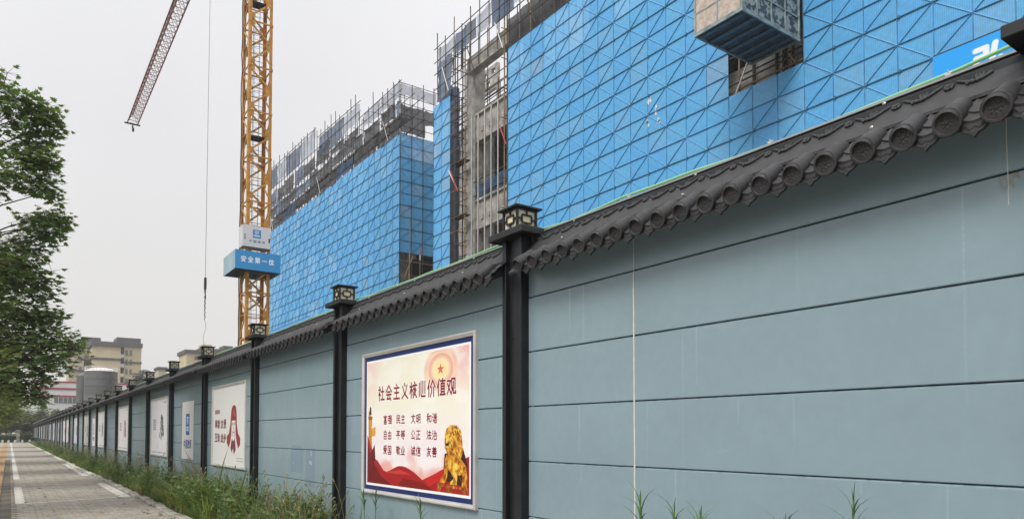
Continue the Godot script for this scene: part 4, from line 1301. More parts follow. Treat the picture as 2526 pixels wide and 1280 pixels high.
func building() -> void:
	mat("diag_pale", 0.20, 0.52, 0.80, 0.6)
	mat("rail_dark", 0.075, 0.32, 0.50, 0.7, 0.1, mats["t_coarse"], 0.4)
	concrete_frame()
	var none := func(_i: int, _j: int) -> bool: return false
	rng.seed = 17
	# far screen along the left block, its end, the slim screen and the near screen
	var t := thing("scaffold_screen", "long blue mesh scaffold screen of the block behind the crane", "scaffold screen", Vector3(SCREEN_X, 10.1, -66.0), "blue scaffold screens")
	screen(t, Vector3(SCREEN_X, SCREEN_TOP, -83.1), Basis.IDENTITY, 29, 16, none, 300, true)
	t = thing("scaffold_screen", "dark blue mesh screen round the recessed end of the far block", "scaffold screen", Vector3(26.0, 15.7, -49.6), "blue scaffold screens")
	var end := Basis(Vector3(0, 0, -1), Vector3(0, 1, 0), Vector3(0.87, 0, 0))
	screen(t, Vector3(SCREEN_X, SCREEN_TOP, -49.6), end, 3, 10, none, 300, true)
	t = thing("scaffold_screen", "slim two-panel blue mesh screen beside the open concrete bay", "scaffold screen", Vector3(SCREEN_X, 10.1, -43.0), "blue scaffold screens")
	screen(t, Vector3(SCREEN_X, SCREEN_TOP - 0.1, -44.1), Basis.IDENTITY, 2, 16, none, 300, true)
	t = thing("scaffold_screen", "big near blue mesh scaffold screen with the hoist opening", "scaffold screen", Vector3(SCREEN_X, 10.1, -18.0), "blue scaffold screens")
	var gap := func(i: int, j: int) -> bool: return (i >= 14 and i <= 16 and j < 10) or i > 27
	screen(t, Vector3(SCREEN_X, SCREEN_TOP, -34.81), Basis.IDENTITY, 28, 16, gap, 300, false)
	# pale film peeling off two panels of the near screen
	rng.seed = 44
	for k in 9:
		var fl := MB.new()
		var c := Vector2(-22.9 + rng.randf_range(-0.45, 0.5), 16.6 + rng.randf_range(-0.9, 0.8))
		var pts := PackedVector2Array()
		for q in 6:
			var rr := rng.randf_range(0.03, 0.10)
			pts.append(c + Vector2(cos(TAU * q / 6.0) * rr, sin(TAU * q / 6.0) * rr * rng.randf_range(1.2, 3.0)))
		fl.prism(pts, Transform3D(Basis(Vector3(0, 0, 1), Vector3(0, 1, 0), Vector3(-1, 0, 0)), Vector3(SCREEN_X - 0.012, 0, 0)), 0.006)
		wpart(t, "peeling_film", fl, mats["white_paint"])
	scaffolds()
	hoist()
	# lettered cloths along the foot of the screens
	var img := Image.create(512, 192, true, Image.FORMAT_RGB8)
	img.fill(Color(0.09, 0.64, 0.97))
	glyph(img, "弘", 70, 16, 54, 70, 5.5, Color(0.93, 0.95, 0.96))
	t = thing("cloth_banner", "bright blue cloth banner with white lettering at the right", "banner", Vector3(SCREEN_X - 0.1, 10.9, -10.56), "blue cloth banners on the screens")
	var b := MB.new()
	b.quad(Vector3(0, 0, 0), Vector3(0, 0, 8.6), Vector3(0, 2.96, 8.6), Vector3(0, 2.96, 0))
	part(t, "print", b.mesh(printed("p_cloth", img, 0.6)))
	var rope := MB.new()
	rope.tube(Vector3(0, 2.97, 0), Vector3(0, 2.97, 8.6), 0.02, 0.02, 6)
	part(t, "top_rope", rope.mesh(mats["grey_pole"]))
	img = Image.create(512, 128, true, Image.FORMAT_RGB8)
	img.fill(Color(0.24, 0.60, 0.90))
	for i in 11: # lettering too worn and small to read
		if i == 4 or i == 5:
			img.fill_rect(Rect2i(20 + 45 * i, 40, 7, 50), Color(0.93, 0.95, 0.96))
			continue
		img.fill_rect(Rect2i(20 + 45 * i, 34, 30, 8), Color(0.93, 0.95, 0.96))
		img.fill_rect(Rect2i(20 + 45 * i + (i % 3) * 9, 34, 9, 56), Color(0.93, 0.95, 0.96))
		img.fill_rect(Rect2i(20 + 45 * i, 62, 30, 8), Color(0.93, 0.95, 0.96))
	t = thing("cloth_banner", "pale blue cloth banner at the foot of the far screen by the crane", "banner", Vector3(SCREEN_X - 0.1, 10.4, -83.0), "blue cloth banners on the screens")
	b = MB.new()
	b.quad(Vector3(0, 0, 0), Vector3(0, 0, 13.6), Vector3(0, 3.0, 13.6), Vector3(0, 3.0, 0))
	part(t, "print", b.mesh(printed("p_cloth2", img, 0.6)))
	rope = MB.new()
	rope.tube(Vector3(0, 3.01, 0), Vector3(0, 3.01, 13.6), 0.02, 0.02, 6)
	part(t, "top_rope", rope.mesh(mats["grey_pole"]))

func concrete_frame() -> void:
	var t := thing("concrete_building", "raw concrete frame of the building under construction behind screens", "building", Vector3(26, 0, -45))
	var cols := [-82.0, -76.0, -70.0, -64.0, -58.0, -52.0, -40.9, -34.2, -28.0, -22.0, -13.5, -8.0, -3.0]
	for z: float in cols:
		var b := MB.new()
		var top := 27.0 if z > -45.0 else 25.4
		b.mm(Vector3(25.5, 0, z - 0.58), Vector3(26.3, top, z + 0.58))
		wpart(t, "column", b, mats["concrete"])
		for x in [32.0, 39.0]:
			b = MB.new()
			b.mm(Vector3(x, 0, z - 0.4), Vector3(x + 0.8, 23.0, z + 0.4))
			wpart(t, "column", b, mats["concrete"])
	for y: Array in [[3.4, 5.4], [9.4, 11.4], [15.4, 17.4], [21.4, 23.3]]:
		for r: Array in [[-83.0, -49.8], [-41.0, -1.0]]:
			var b := MB.new()
			b.mm(Vector3(25.56, y[0], r[0]), Vector3(26.0, y[1] - 0.004, r[1]))
			if r[0] > -42.0: # pockets, blocking-outs and a ledge left by the formwork
				for k in 5: b.mm(Vector3(25.50, y[0] + 0.55, -39.6 + 0.95 * k), Vector3(25.555, y[0] + 0.85, -39.35 + 0.95 * k))
				b.mm(Vector3(25.40, y[1] - 0.16, -40.2), Vector3(25.555, y[1] - 0.01, -34.9))
			wpart(t, "beam", b, mats["concrete"])
		var s := MB.new()
		s.mm(Vector3(26.01, y[1] - 0.25, -82.9), Vector3(44.9, y[1], -50.0))
		s.mm(Vector3(28.2, y[1] - 0.25, -49.99), Vector3(44.9, y[1], -41.6))
		s.mm(Vector3(26.01, y[1] - 0.25, -41.59), Vector3(44.9, y[1], -1.1))
		wpart(t, "floor_slab", s, mats["concrete"])
	var w := MB.new()
	w.mm(Vector3(33.5, 0, -82), Vector3(33.8, 23.0, -2))
	wpart(t, "light_block_wall", w, mats["concrete"])  # wall added inside to stop light passing through the building
	w = MB.new()
	w.mm(Vector3(45, 0, -83), Vector3(45.3, 23.2, -1))
	wpart(t, "back_wall", w, mats["concrete"])
	w = MB.new()
	w.mm(Vector3(27.9, 0, -49.9), Vector3(28.15, 25.0, -41.5))
	wpart(t, "recess_wall", w, mats["concrete"])
	w = MB.new()
	w.mm(Vector3(24.9, 26.0, -40.4), Vector3(25.49, 27.0, -1.0))
	wpart(t, "ring_beam", w, mats["concrete"])
	w = MB.new()
	w.mm(Vector3(33.0, 30.9, -51.2), Vector3(33.3, 31.35, -48.7))
	w.mm(Vector3(33.0, 31.85, -51.2), Vector3(33.3, 32.25, -48.7))
	w.mm(Vector3(33.0, 32.7, -51.2), Vector3(33.3, 33.0, -48.7))
	for q: Array in [[31.351, 31.849, -51.2, -50.4], [31.351, 31.849, -49.8, -48.7], [32.251, 32.699, -51.2, -50.9], [32.251, 32.699, -50.3, -49.6], [32.251, 32.699, -49.0, -48.7]]: w.mm(Vector3(33.0, q[0], q[2]), Vector3(33.3, q[1], q[3]))
	for k in 2: w.mm(Vector3(33.0, 23.3, -51.2 + 2.36 * k), Vector3(33.3, 30.9, -51.06 + 2.36 * k))
	wpart(t, "stair_head", w, mats["concrete"])
	# bright vertical service pipes in the open bay
	for z: float in [-39.85, -39.05, -38.26, -37.5, -36.71]:
		pole(t, "service_pipe", Vector3(24.95, 11.0, z), Vector3(24.95, 22.85, z), 0.058, "steel_pipe")

func scaffolds() -> void:
	rng.seed = 23
	# over the far block
	var t := thing("scaffold", "tube scaffold with torn nets rising above the far block", "scaffold", Vector3(25.0, 23.3, -66.0), "tube scaffolds on the roof")
	var z := -83.0
	var i := 0
	while z < -49.4:
		var top := 32.3 if z < -68.4 else (30.9 if z < -57.4 else 29.2)
		top += rng.randf_range(-0.5, 1.1)
		pole(t, "standard", Vector3(SCREEN_X + 0.06, 24.6, z), Vector3(SCREEN_X - 0.03 + rng.randf_range(-0.05, 0.05), top, z + rng.randf_range(-0.06, 0.06)), 0.036, ["grey_pole", "rust_pole", "dark_pole", "dark_pole"][i % 4])
		pole(t, "standard", Vector3(SCREEN_X + 0.95, 23.4, z + 0.1), Vector3(SCREEN_X + 0.95, 27.9 + rng.randf_range(0.0, 2.6), z + 0.1 + rng.randf_range(-0.08, 0.08)), 0.03, ["dark_pole", "grey_pole"][i % 2])
		if i % 2 == 0:
			for y in [25.6, 26.6, 27.6, 28.5]:
				pole(t, "transom", Vector3(SCREEN_X - 0.25, y, z + 0.05), Vector3(SCREEN_X + 1.2, y, z + 0.05), 0.026, "dark_pole")
		pole(t, "standard", Vector3(SCREEN_X + 1.9, 23.4, z + 0.5), Vector3(SCREEN_X + 1.9, 27.2 + rng.randf_range(0.0, 1.6), z + 0.5), 0.03, "dark_pole")
		if i % 4 == 1:
			pole(t, "brace", Vector3(SCREEN_X - 0.16, 25.0, z + 0.3), Vector3(SCREEN_X - 0.16, 26.9, z - 0.7), 0.024, "white_paint" if i % 16 == 1 else "rust_pole")
		if i % 3 == 2:
			pole(t, "brace", Vector3(SCREEN_X + 0.85, 25.4, z + 0.4), Vector3(SCREEN_X + 0.85, 28.4, z - 1.5), 0.028, "dark_pole")
		z += 0.95
		i += 1
	for x in [SCREEN_X - 0.1, SCREEN_X + 1.0, SCREEN_X + 1.9]:
		for y in [25.5, 26.4, 27.4, 28.3]:
			pole(t, "ledger", Vector3(x, y, -83.6), Vector3(x, y + rng.randf_range(-0.1, 0.1), -49.0), 0.027, "dark_pole")
	pole(t, "ledger", Vector3(SCREEN_X - 0.1, 32.4, -83.4), Vector3(SCREEN_X - 0.1, 32.0, -68.0), 0.03, "dark_pole")
	pole(t, "ledger", Vector3(SCREEN_X - 0.1, 30.0, -83.4), Vector3(SCREEN_X - 0.1, 29.6, -57.0), 0.03, "dark_pole")
	pole(t, "ledger", Vector3(SCREEN_X - 0.1, 30.9, -67.6), Vector3(SCREEN_X - 0.1, 30.5, -57.0), 0.03, "dark_pole")
	pole(t, "ledger", Vector3(SCREEN_X - 0.1, 29.0, -57.5), Vector3(SCREEN_X - 0.1, 29.05, -49.1), 0.03, "dark_pole")
	# dense dark nets low down, torn pale and blue nets above
	var X := SCREEN_X - 0.02
	var nets := [[-83.2, -80.4, 30.1, 32.4, 32.3, "net_grey"], [-80.4, -77.6, 30.2, 32.3, 32.2, "net_pale"], [-77.6, -72.6, 30.0, 32.2, 32.0, "net_grey"], [-72.6, -68.4, 29.9, 32.0, 32.1, "net_pale"],
		[-67.4, -64.6, 28.9, 30.9, 30.8, "net_grey"], [-64.6, -61.2, 28.7, 30.8, 30.6, "net_grey"], [-61.2, -57.4, 28.9, 30.6, 30.5, "net_pale"],
		[-56.4, -53.0, 27.9, 29.2, 29.15, "net_pale"], [-53.0, -49.5, 27.9, 29.15, 29.05, "net_pale"]]
	# two tiers of dense netting with holes and slits between the lengths
	var nz := -83.2
	while nz < -49.8:
		var ln := rng.randf_range(2.4, 5.2)
		nets.append([nz, minf(nz + ln, -49.6), 25.0 + (rng.randf_range(0.0, 0.35) if rng.randf() < 0.4 else 0.0), 26.35 + rng.randf_range(-0.2, 0.15), 26.35 + rng.randf_range(-0.2, 0.15), "net_blue" if rng.randf() < 0.2 else "net_dark"])
		nz += ln + (rng.randf_range(0.1, 0.5) if rng.randf() < 0.3 else 0.0)
	nz = -83.2
	while nz < -49.8:
		var ln := rng.randf_range(1.6, 4.4)
		nets.append([nz, minf(nz + ln, -49.6), 26.4 + rng.randf_range(-0.1, 0.3), 27.9 + rng.randf_range(-0.4, 0.2), 27.8 + rng.randf_range(-0.4, 0.2), "net_grey" if rng.randf() < 0.25 else "net_dark"])
		nz += ln + (rng.randf_range(0.1, 0.6) if rng.randf() < 0.4 else 0.0)
	nz = -83.2
	while nz < -57.6:
		var ln := rng.randf_range(2.4, 5.0)
		var hi := 29.6 if nz < -68.0 else 28.6
		nets.append([nz, minf(nz + ln, -57.5), 27.9 + rng.randf_range(-0.1, 0.1), hi + rng.randf_range(-0.3, 0.2), hi + rng.randf_range(-0.3, 0.2), "net_grey" if rng.randf() < 0.2 else "net_dark"])
		nz += ln + (rng.randf_range(0.1, 0.5) if rng.randf() < 0.4 else 0.0)
	for k in nets.size():
		var n: Array = nets[k]
		net(t, Vector3(X, n[2], n[0]), Vector3(X, n[2], n[1]), Vector3(X, n[4], n[1]), Vector3(X, n[3], n[0]), n[5], 0.09, 40 + k)
	for k in 9:
		var b := MB.new()
		var z0 := -82.5 + 3.65 * k
		b.mm(Vector3(SCREEN_X + 0.05, 26.44, z0), Vector3(SCREEN_X + 0.95, 26.49, z0 + 3.5))
		wpart(t, "platform", b, mats["plank"])
	# round the end of the far block
	for x in [24.4, 25.4, 26.4, 27.35]:
		pole(t, "standard", Vector3(x, 11.0, -49.45), Vector3(x, 29.3 + rng.randf_range(-0.9, 0.9), -49.45), 0.034, "dark_pole")
	for y in [13.9, 15.0, 25.6, 26.5, 27.4, 28.0, 29.0]:
		pole(t, "ledger", Vector3(24.2, y, -49.4), Vector3(27.9, y, -49.4), 0.028, "dark_pole" if y > 20.0 else "tan_pole")
	net(t, Vector3(24.4, 25.1, -49.5), Vector3(26.6, 25.1, -49.5), Vector3(26.6, 27.4, -49.5), Vector3(24.4, 27.4, -49.5), "net_dark", 0.08, 70)
	net(t, Vector3(26.6, 26.2, -49.5), Vector3(27.6, 26.2, -49.5), Vector3(27.6, 27.4, -49.5), Vector3(26.6, 27.4, -49.5), "net_dark", 0.08, 71)
	net(t, Vector3(24.4, 28.1, -49.5), Vector3(27.6, 28.1, -49.5), Vector3(27.6, 29.0, -49.5), Vector3(24.4, 29.05, -49.5), "net_pale", 0.06, 72)
	pole(t, "standard", Vector3(24.75, 9.0, -48.6), Vector3(24.78, 18.1, -48.5), 0.045, "tan_pole")
	pole(t, "standard", Vector3(25.67, 9.0, -48.55), Vector3(25.67, 15.0, -48.5), 0.04, "grey_pole")
	pole(t, "marker_tube", Vector3(25.67, 15.0, -48.5), Vector3(25.67, 15.4, -48.5), 0.045, "white_paint")
	pole(t, "marker_tube", Vector3(25.67, 15.4, -48.5), Vector3(25.67, 15.9, -48.5), 0.045, "red_paint")
	pole(t, "brace", Vector3(24.5, 13.6, -48.8), Vector3(25.2, 15.3, -48.8), 0.04, "tan_pole")
	# over the open bay and the near block
	t = thing("scaffold", "tube scaffold with pale nets rising above the near block", "scaffold", Vector3(25.0, 23.3, -35.0), "tube scaffolds on the roof")
	z = -43.4
	i = 0
	while z < -25.0:
		pole(t, "standard", Vector3(SCREEN_X - 0.08, 25.1 if z < -41.9 or z > -35.0 else 26.1, z), Vector3(SCREEN_X - 0.08 + rng.randf_range(-0.05, 0.05), 29.1 + rng.randf_range(-0.4, 1.2), z), 0.04, ["rust_pole", "grey_pole", "tan_pole", "dark_pole"][i % 4])
		pole(t, "standard", Vector3(SCREEN_X + 0.4, 26.0 if z < -34.9 else 23.4, z + 0.2), Vector3(SCREEN_X + 0.4, 28.0 + rng.randf_range(-0.3, 1.0), z + 0.2), 0.032, "dark_pole")
		if i % 3 == 1:
			pole(t, "brace", Vector3(SCREEN_X - 0.2, 25.2, z + 0.6), Vector3(SCREEN_X - 0.2, 27.2, z - 0.3), 0.036, "white_paint" if i % 2 == 1 else "rust_pole")
		z += 1.1
		i += 1
	for y in [26.05, 27.15, 28.0, 29.0]:
		pole(t, "ledger", Vector3(SCREEN_X - 0.14, y, -43.8), Vector3(SCREEN_X - 0.14, y, -24.0), 0.03, "rust_pole" if y < 27.0 else "dark_pole")
	nets = [[-43.4, -41.0, 27.8, 28.95, 28.9, "net_pale"], [-41.0, -38.4, 27.5, 28.9, 28.95, "net_grey"], [-38.4, -36.6, 27.6, 28.95, 29.0, "net_pale"], [-36.6, -34.2, 27.3, 29.0, 29.0, "net_blue"], [-34.2, -31.0, 27.5, 29.0, 29.0, "net_pale"], [-31.0, -24.0, 27.2, 29.0, 29.0, "net_grey"],
		[-34.9, -30.0, 25.15, 26.9, 27.1, "net_dark"], [-30.0, -24.0, 25.1, 27.1, 27.1, "net_dark"]]
	for k in nets.size():
		var n: Array = nets[k]
		net(t, Vector3(X + (0.3 if n[5] == "net_dark" else 0.0), n[2], n[0]), Vector3(X + (0.3 if n[5] == "net_dark" else 0.0), n[2], n[1]), Vector3(X, n[4], n[1]), Vector3(X, n[3], n[0]), n[5], 0.07, 80 + k)
	# the narrow tower of scaffold left of the open bay, with its blue nets
	t = thing("scaffold", "narrow rusty scaffold tower left of the open concrete bay", "scaffold", Vector3(25.0, 0, -42.0), "tube scaffolds on the facade")
	for p: Array in [[24.5, -41.3, "rust_pole"], [24.5, -43.4, "dark_pole"], [24.5, -40.0, "tan_pole"], [25.3, -42.3, "grey_pole"], [25.3, -41.6, "dark_pole"], [24.5, -35.35, "tan_pole"], [25.3, -36.2, "rust_pole"]]:
		pole(t, "standard", Vector3(p[0], 0, p[1]), Vector3(p[0], 28.6 + rng.randf_range(-0.3, 0.6), p[1]), 0.05, p[2])
	for k in 18:
		var y := 11.6 + 0.935 * k
		pole(t, "ledger", Vector3(24.45, y, -41.9), Vector3(24.45, y - 0.03, -39.6), 0.032, ["rust_pole", "tan_pole", "dark_pole"][k % 3])
		pole(t, "transom", Vector3(24.3, y + 0.1, -41.4), Vector3(25.5, y + 0.1, -41.4), 0.03, "dark_pole")
		if k % 2 == 0: pole(t, "transom", Vector3(24.3, y + 0.1, -35.4), Vector3(25.5, y + 0.1, -35.4), 0.03, "rust_pole")
		if k % 4 == 1 and k < 10:
			var b := MB.new()
			b.mm(Vector3(24.6, y + 0.12, -42.0), Vector3(25.2, y + 0.16, -40.4))
			wpart(t, "platform", b, mats["plank"])
	for y in [17.65, 18.6]: pole(t, "guard_rail", Vector3(25.35, y, -40.3), Vector3(25.35, y, -34.8), 0.035, "grey_pole")
	pole(t, "guard_rail", Vector3(24.6, 12.8, -40.2), Vector3(24.6, 12.8, -35.0), 0.03, "rust_pole")
	pole(t, "brace", Vector3(24.3, 19.6, -41.6), Vector3(24.3, 17.9, -40.6), 0.045, "red_paint")
	pole(t, "brace", Vector3(24.35, 19.7, -41.9), Vector3(24.35, 18.2, -40.8), 0.04, "white_paint")
	pole(t, "brace", Vector3(24.3, 20.6, -35.6), Vector3(24.3, 19.2, -34.9), 0.045, "red_paint")
	net(t, Vector3(24.55, 12.0, -42.2), Vector3(25.4, 12.0, -42.2), Vector3(25.4, 26.0, -42.2), Vector3(24.55, 26.0, -42.2), "net_blue", 0.15, 90)
	net(t, Vector3(24.42, 25.0, -43.5), Vector3(24.42, 25.0, -41.6), Vector3(24.42, 27.9, -41.5), Vector3(24.42, 27.9, -43.5), "net_grey", 0.12, 91)
	net(t, Vector3(24.5, 24.6, -43.6), Vector3(24.5, 24.6, -41.5), Vector3(24.5, 25.5, -41.5), Vector3(24.5, 25.4, -43.6), "net_blue", 0.12, 92)
	net(t, Vector3(25.45, 17.45, -40.2), Vector3(25.45, 17.45, -34.9), Vector3(25.45, 18.5, -34.9), Vector3(25.45, 18.4, -40.2), "net_blue", 0.1, 93)
	# scaffold standing in the open roof storey behind the bay
	for k in 18:
		pole(t, "standard", Vector3(27.0 + 0.5 * (k % 4), 23.35, -46.0 + 0.62 * k), Vector3(27.0 + 0.5 * (k % 4), 26.6 + 0.5 * (k % 3), -46.0 + 0.62 * k), 0.035, "rust_pole")
	for y in [24.0, 24.6, 25.2, 25.8, 26.4]:
		for x in [26.9, 27.7, 28.6]: pole(t, "ledger", Vector3(x, y, -46.5), Vector3(x, y + rng.randf_range(-0.1, 0.1), -34.5), 0.032, "rust_pole" if y < 26.0 else "dark_pole")
	# inside the hoist opening
	t = thing("scaffold", "tan and rusty scaffold poles inside the hoist opening", "scaffold", Vector3(25.0, 0, -17.0), "tube scaffolds on the facade")
	for p: Array in [[24.6, -18.25, "tan_pole"], [24.6, -17.5, "dark_pole"], [25.2, -18.0, "rust_pole"], [24.7, -16.05, "tan_pole"], [24.7, -15.4, "rust_pole"], [25.3, -16.6, "grey_pole"]]:
		pole(t, "standard", Vector3(p[0], 0, p[1]), Vector3(p[0], 27.5, p[1]), 0.042, p[2])
	for p: Array in [[24.55, 15.95, "tan_pole"], [24.55, 16.25, "rust_pole"], [25.25, 16.9, "dark_pole"], [24.55, 17.4, "rust_pole"], [24.55, 18.3, "rust_pole"], [24.55, 18.7, "dark_pole"], [24.55, 20.2, "rust_pole"]]:
		pole(t, "ledger", Vector3(p[0], p[1], -18.8), Vector3(p[0], p[1], -14.9), 0.036, p[2])
	pole(t, "brace", Vector3(24.5, 15.8, -18.35), Vector3(24.5, 17.0, -17.7), 0.035, "white_paint")
	pole(t, "brace", Vector3(24.5, 16.4, -15.9), Vector3(24.5, 15.9, -15.6), 0.04, "tan_pole")
	for z2 in [-16.95, -16.75]: pole(t, "standard", Vector3(25.4, 0, z2), Vector3(25.4, 22, z2), 0.05, "steel_pipe")

func hoist() -> void:
	# passenger and goods hoist: a guide mast from the ground and one cage
	var t := thing("construction_hoist", "grey-framed hoist cage with timber walls hanging at the facade", "hoist", Vector3(24.8, 0, -16.3))
	var mast := MB.new()
	for dx in [0.0, 0.45]:
		for dz in [-0.22, 0.22]: mast.mm(Vector3(24.62 + dx, 0, -16.3 + dz - 0.04), Vector3(24.70 + dx, 27.0, -16.3 + dz + 0.04))
	var mm_ := wpart(t, "guide_mast", mast, mats["dark_steel"])
	for k in 18:
		var b := MB.new()
		b.bar(Vector3(24.64, 1.5 * k, -16.52), Vector3(25.09, 1.5 * k + 0.75, -16.52), 0.04, 0.04)
		b.bar(Vector3(25.09, 1.5 * k + 0.75, -16.08), Vector3(24.64, 1.5 * k + 1.5, -16.08), 0.04, 0.04)
		part(mm_, "lacing", b.mesh(mats["dark_steel"]))
	var x0 := 20.7
	var x1 := 24.2
	var z0 := -17.35
	var z1 := -15.2
	var y := 16.5
	var H := 2.7
	# floor with its cross ribs underneath
	var b := MB.new()
	b.mm(Vector3(x0 + 0.06, y + 0.06, z0 + 0.06), Vector3(x1 - 0.06, y + 0.10, z1 - 0.06))
	var fl := wpart(t, "floor", b, mats["hoist_floor"])
	for k in 6:
		b = MB.new()
		var rx := x0 + 0.3 + 0.56 * k
		b.mm(Vector3(rx - 0.10, y - 0.0, z0 + 0.07), Vector3(rx + 0.10, y + 0.058, z1 - 0.07))
		part(fl, "rib", b.mesh(mats["hoist_rib"]))
	for e: Array in [[Vector3(x0, y - 0.03, z0), Vector3(x1, y + 0.11, z0 + 0.06)], [Vector3(x0, y - 0.03, z1 - 0.06), Vector3(x1, y + 0.11, z1)], [Vector3(x0, y - 0.03, z0 + 0.062), Vector3(x0 + 0.06, y + 0.11, z1 - 0.062)], [Vector3(x1 - 0.06, y - 0.03, z0 + 0.062), Vector3(x1, y + 0.11, z1 - 0.062)]]:
		b = MB.new()
		b.mm(e[0], e[1])
		wpart(t, "bottom_rail", b, mats["hoist_frame"])
	for px: float in [x0, x1 - 0.08]:
		for pz: float in [z0, z1 - 0.08]:
			b = MB.new()
			b.mm(Vector3(px, y + 0.112, pz), Vector3(px + 0.08, y + H, pz + 0.08))
			wpart(t, "corner_post", b, mats["hoist_frame"])
	# street side: timber boards between rails
	for k in 2:
		for r in 2:
			b = MB.new()
			var a := z0 + 0.085 + 1.0 * k
			b.mm(Vector3(x0 + 0.02, y + 0.115 + 0.72 * r, a), Vector3(x0 + 0.045, y + 0.80 + 0.72 * r, a + 0.95))
			wpart(t, "side_board", b, mats["hoist_board"])
	for r in 3:
		b = MB.new()
		b.mm(Vector3(x0 + 0.004, y + 0.80 + 0.72 * r, z0 + 0.082), Vector3(x0 + 0.05, y + 0.85 + 0.72 * r, z1 - 0.082))
		wpart(t, "side_rail", b, mats["hoist_frame"])
	b = MB.new()
	b.mm(Vector3(x0 + 0.006, y + 0.113, z0 + 1.02), Vector3(x0 + 0.052, y + H, z0 + 1.08))
	wpart(t, "side_stile", b, mats["hoist_frame"])
	# end towards the viewer: mesh gate hung with scuffed film
	b = MB.new()
	b.quad(Vector3(x0 + 0.085, y + 0.113, z1 - 0.04), Vector3(x1 - 0.085, y + 0.113, z1 - 0.04), Vector3(x1 - 0.085, y + H, z1 - 0.04), Vector3(x0 + 0.085, y + H, z1 - 0.04), Rect2(0, 0, 1, 1))
	var film := Image.create(256, 256, true, Image.FORMAT_RGB8)
	var n1 := noise_image(256, 256, 0.02, 131)
	var n2 := noise_image(256, 256, 0.07, 132)
	for yy in 256:
		for xx in 256:
			var v := n1.get_pixel(xx, yy).r * 0.6 + n2.get_pixel(xx, yy).r * 0.4
			var g := smoothstep(0.46, 0.58, v)
			film.set_pixel(xx, yy, Color(0.20, 0.23, 0.24).lerp(Color(0.58, 0.60, 0.58), g))
	wpart(t, "gate", b, printed("film", film, 0.4))
	for k in 3:
		b = MB.new()
		b.mm(Vector3(x0 + 0.85 + 0.85 * k, y + 0.113, z1 - 0.036), Vector3(x0 + 0.91 + 0.85 * k, y + H, z1 - 0.004))
		wpart(t, "gate_bar", b, mats["hoist_frame"])
	for k in 2:
		b = MB.new()
		b.mm(Vector3(x0 + 0.085, y + 0.85 + 0.8 * k, z1 - 0.034), Vector3(x1 - 0.085, y + 0.91 + 0.8 * k, z1 - 0.008))
		wpart(t, "gate_bar", b, mats["hoist_frame"])
	b = MB.new()
	b.mm(Vector3(x1 - 0.05, y + 0.113, z0 + 0.082), Vector3(x1 - 0.02, y + H, z1 - 0.082))
	wpart(t, "back_panel", b, mats["dark_steel"])
	b = MB.new()
	b.mm(Vector3(x0 + 0.09, y + 0.113, z0 + 0.02), Vector3(x1 - 0.09, y + H, z0 + 0.045))
	wpart(t, "end_panel", b, mats["hoist_board"])
	b = MB.new()
	b.mm(Vector3(x0 - 0.03, y + H + 0.002, z0 - 0.03), Vector3(x1 + 0.03, y + H + 0.09, z1 + 0.03))
	wpart(t, "roof", b, mats["hoist_frame"])
	for k in 3:
		b = MB.new()
		b.mm(Vector3(x1 + 0.001, y + 0.3 + 0.9 * k, -16.6), Vector3(24.619, y + 0.45 + 0.9 * k, -16.0))
		wpart(t, "guide_roller", b, mats["dark_steel"])

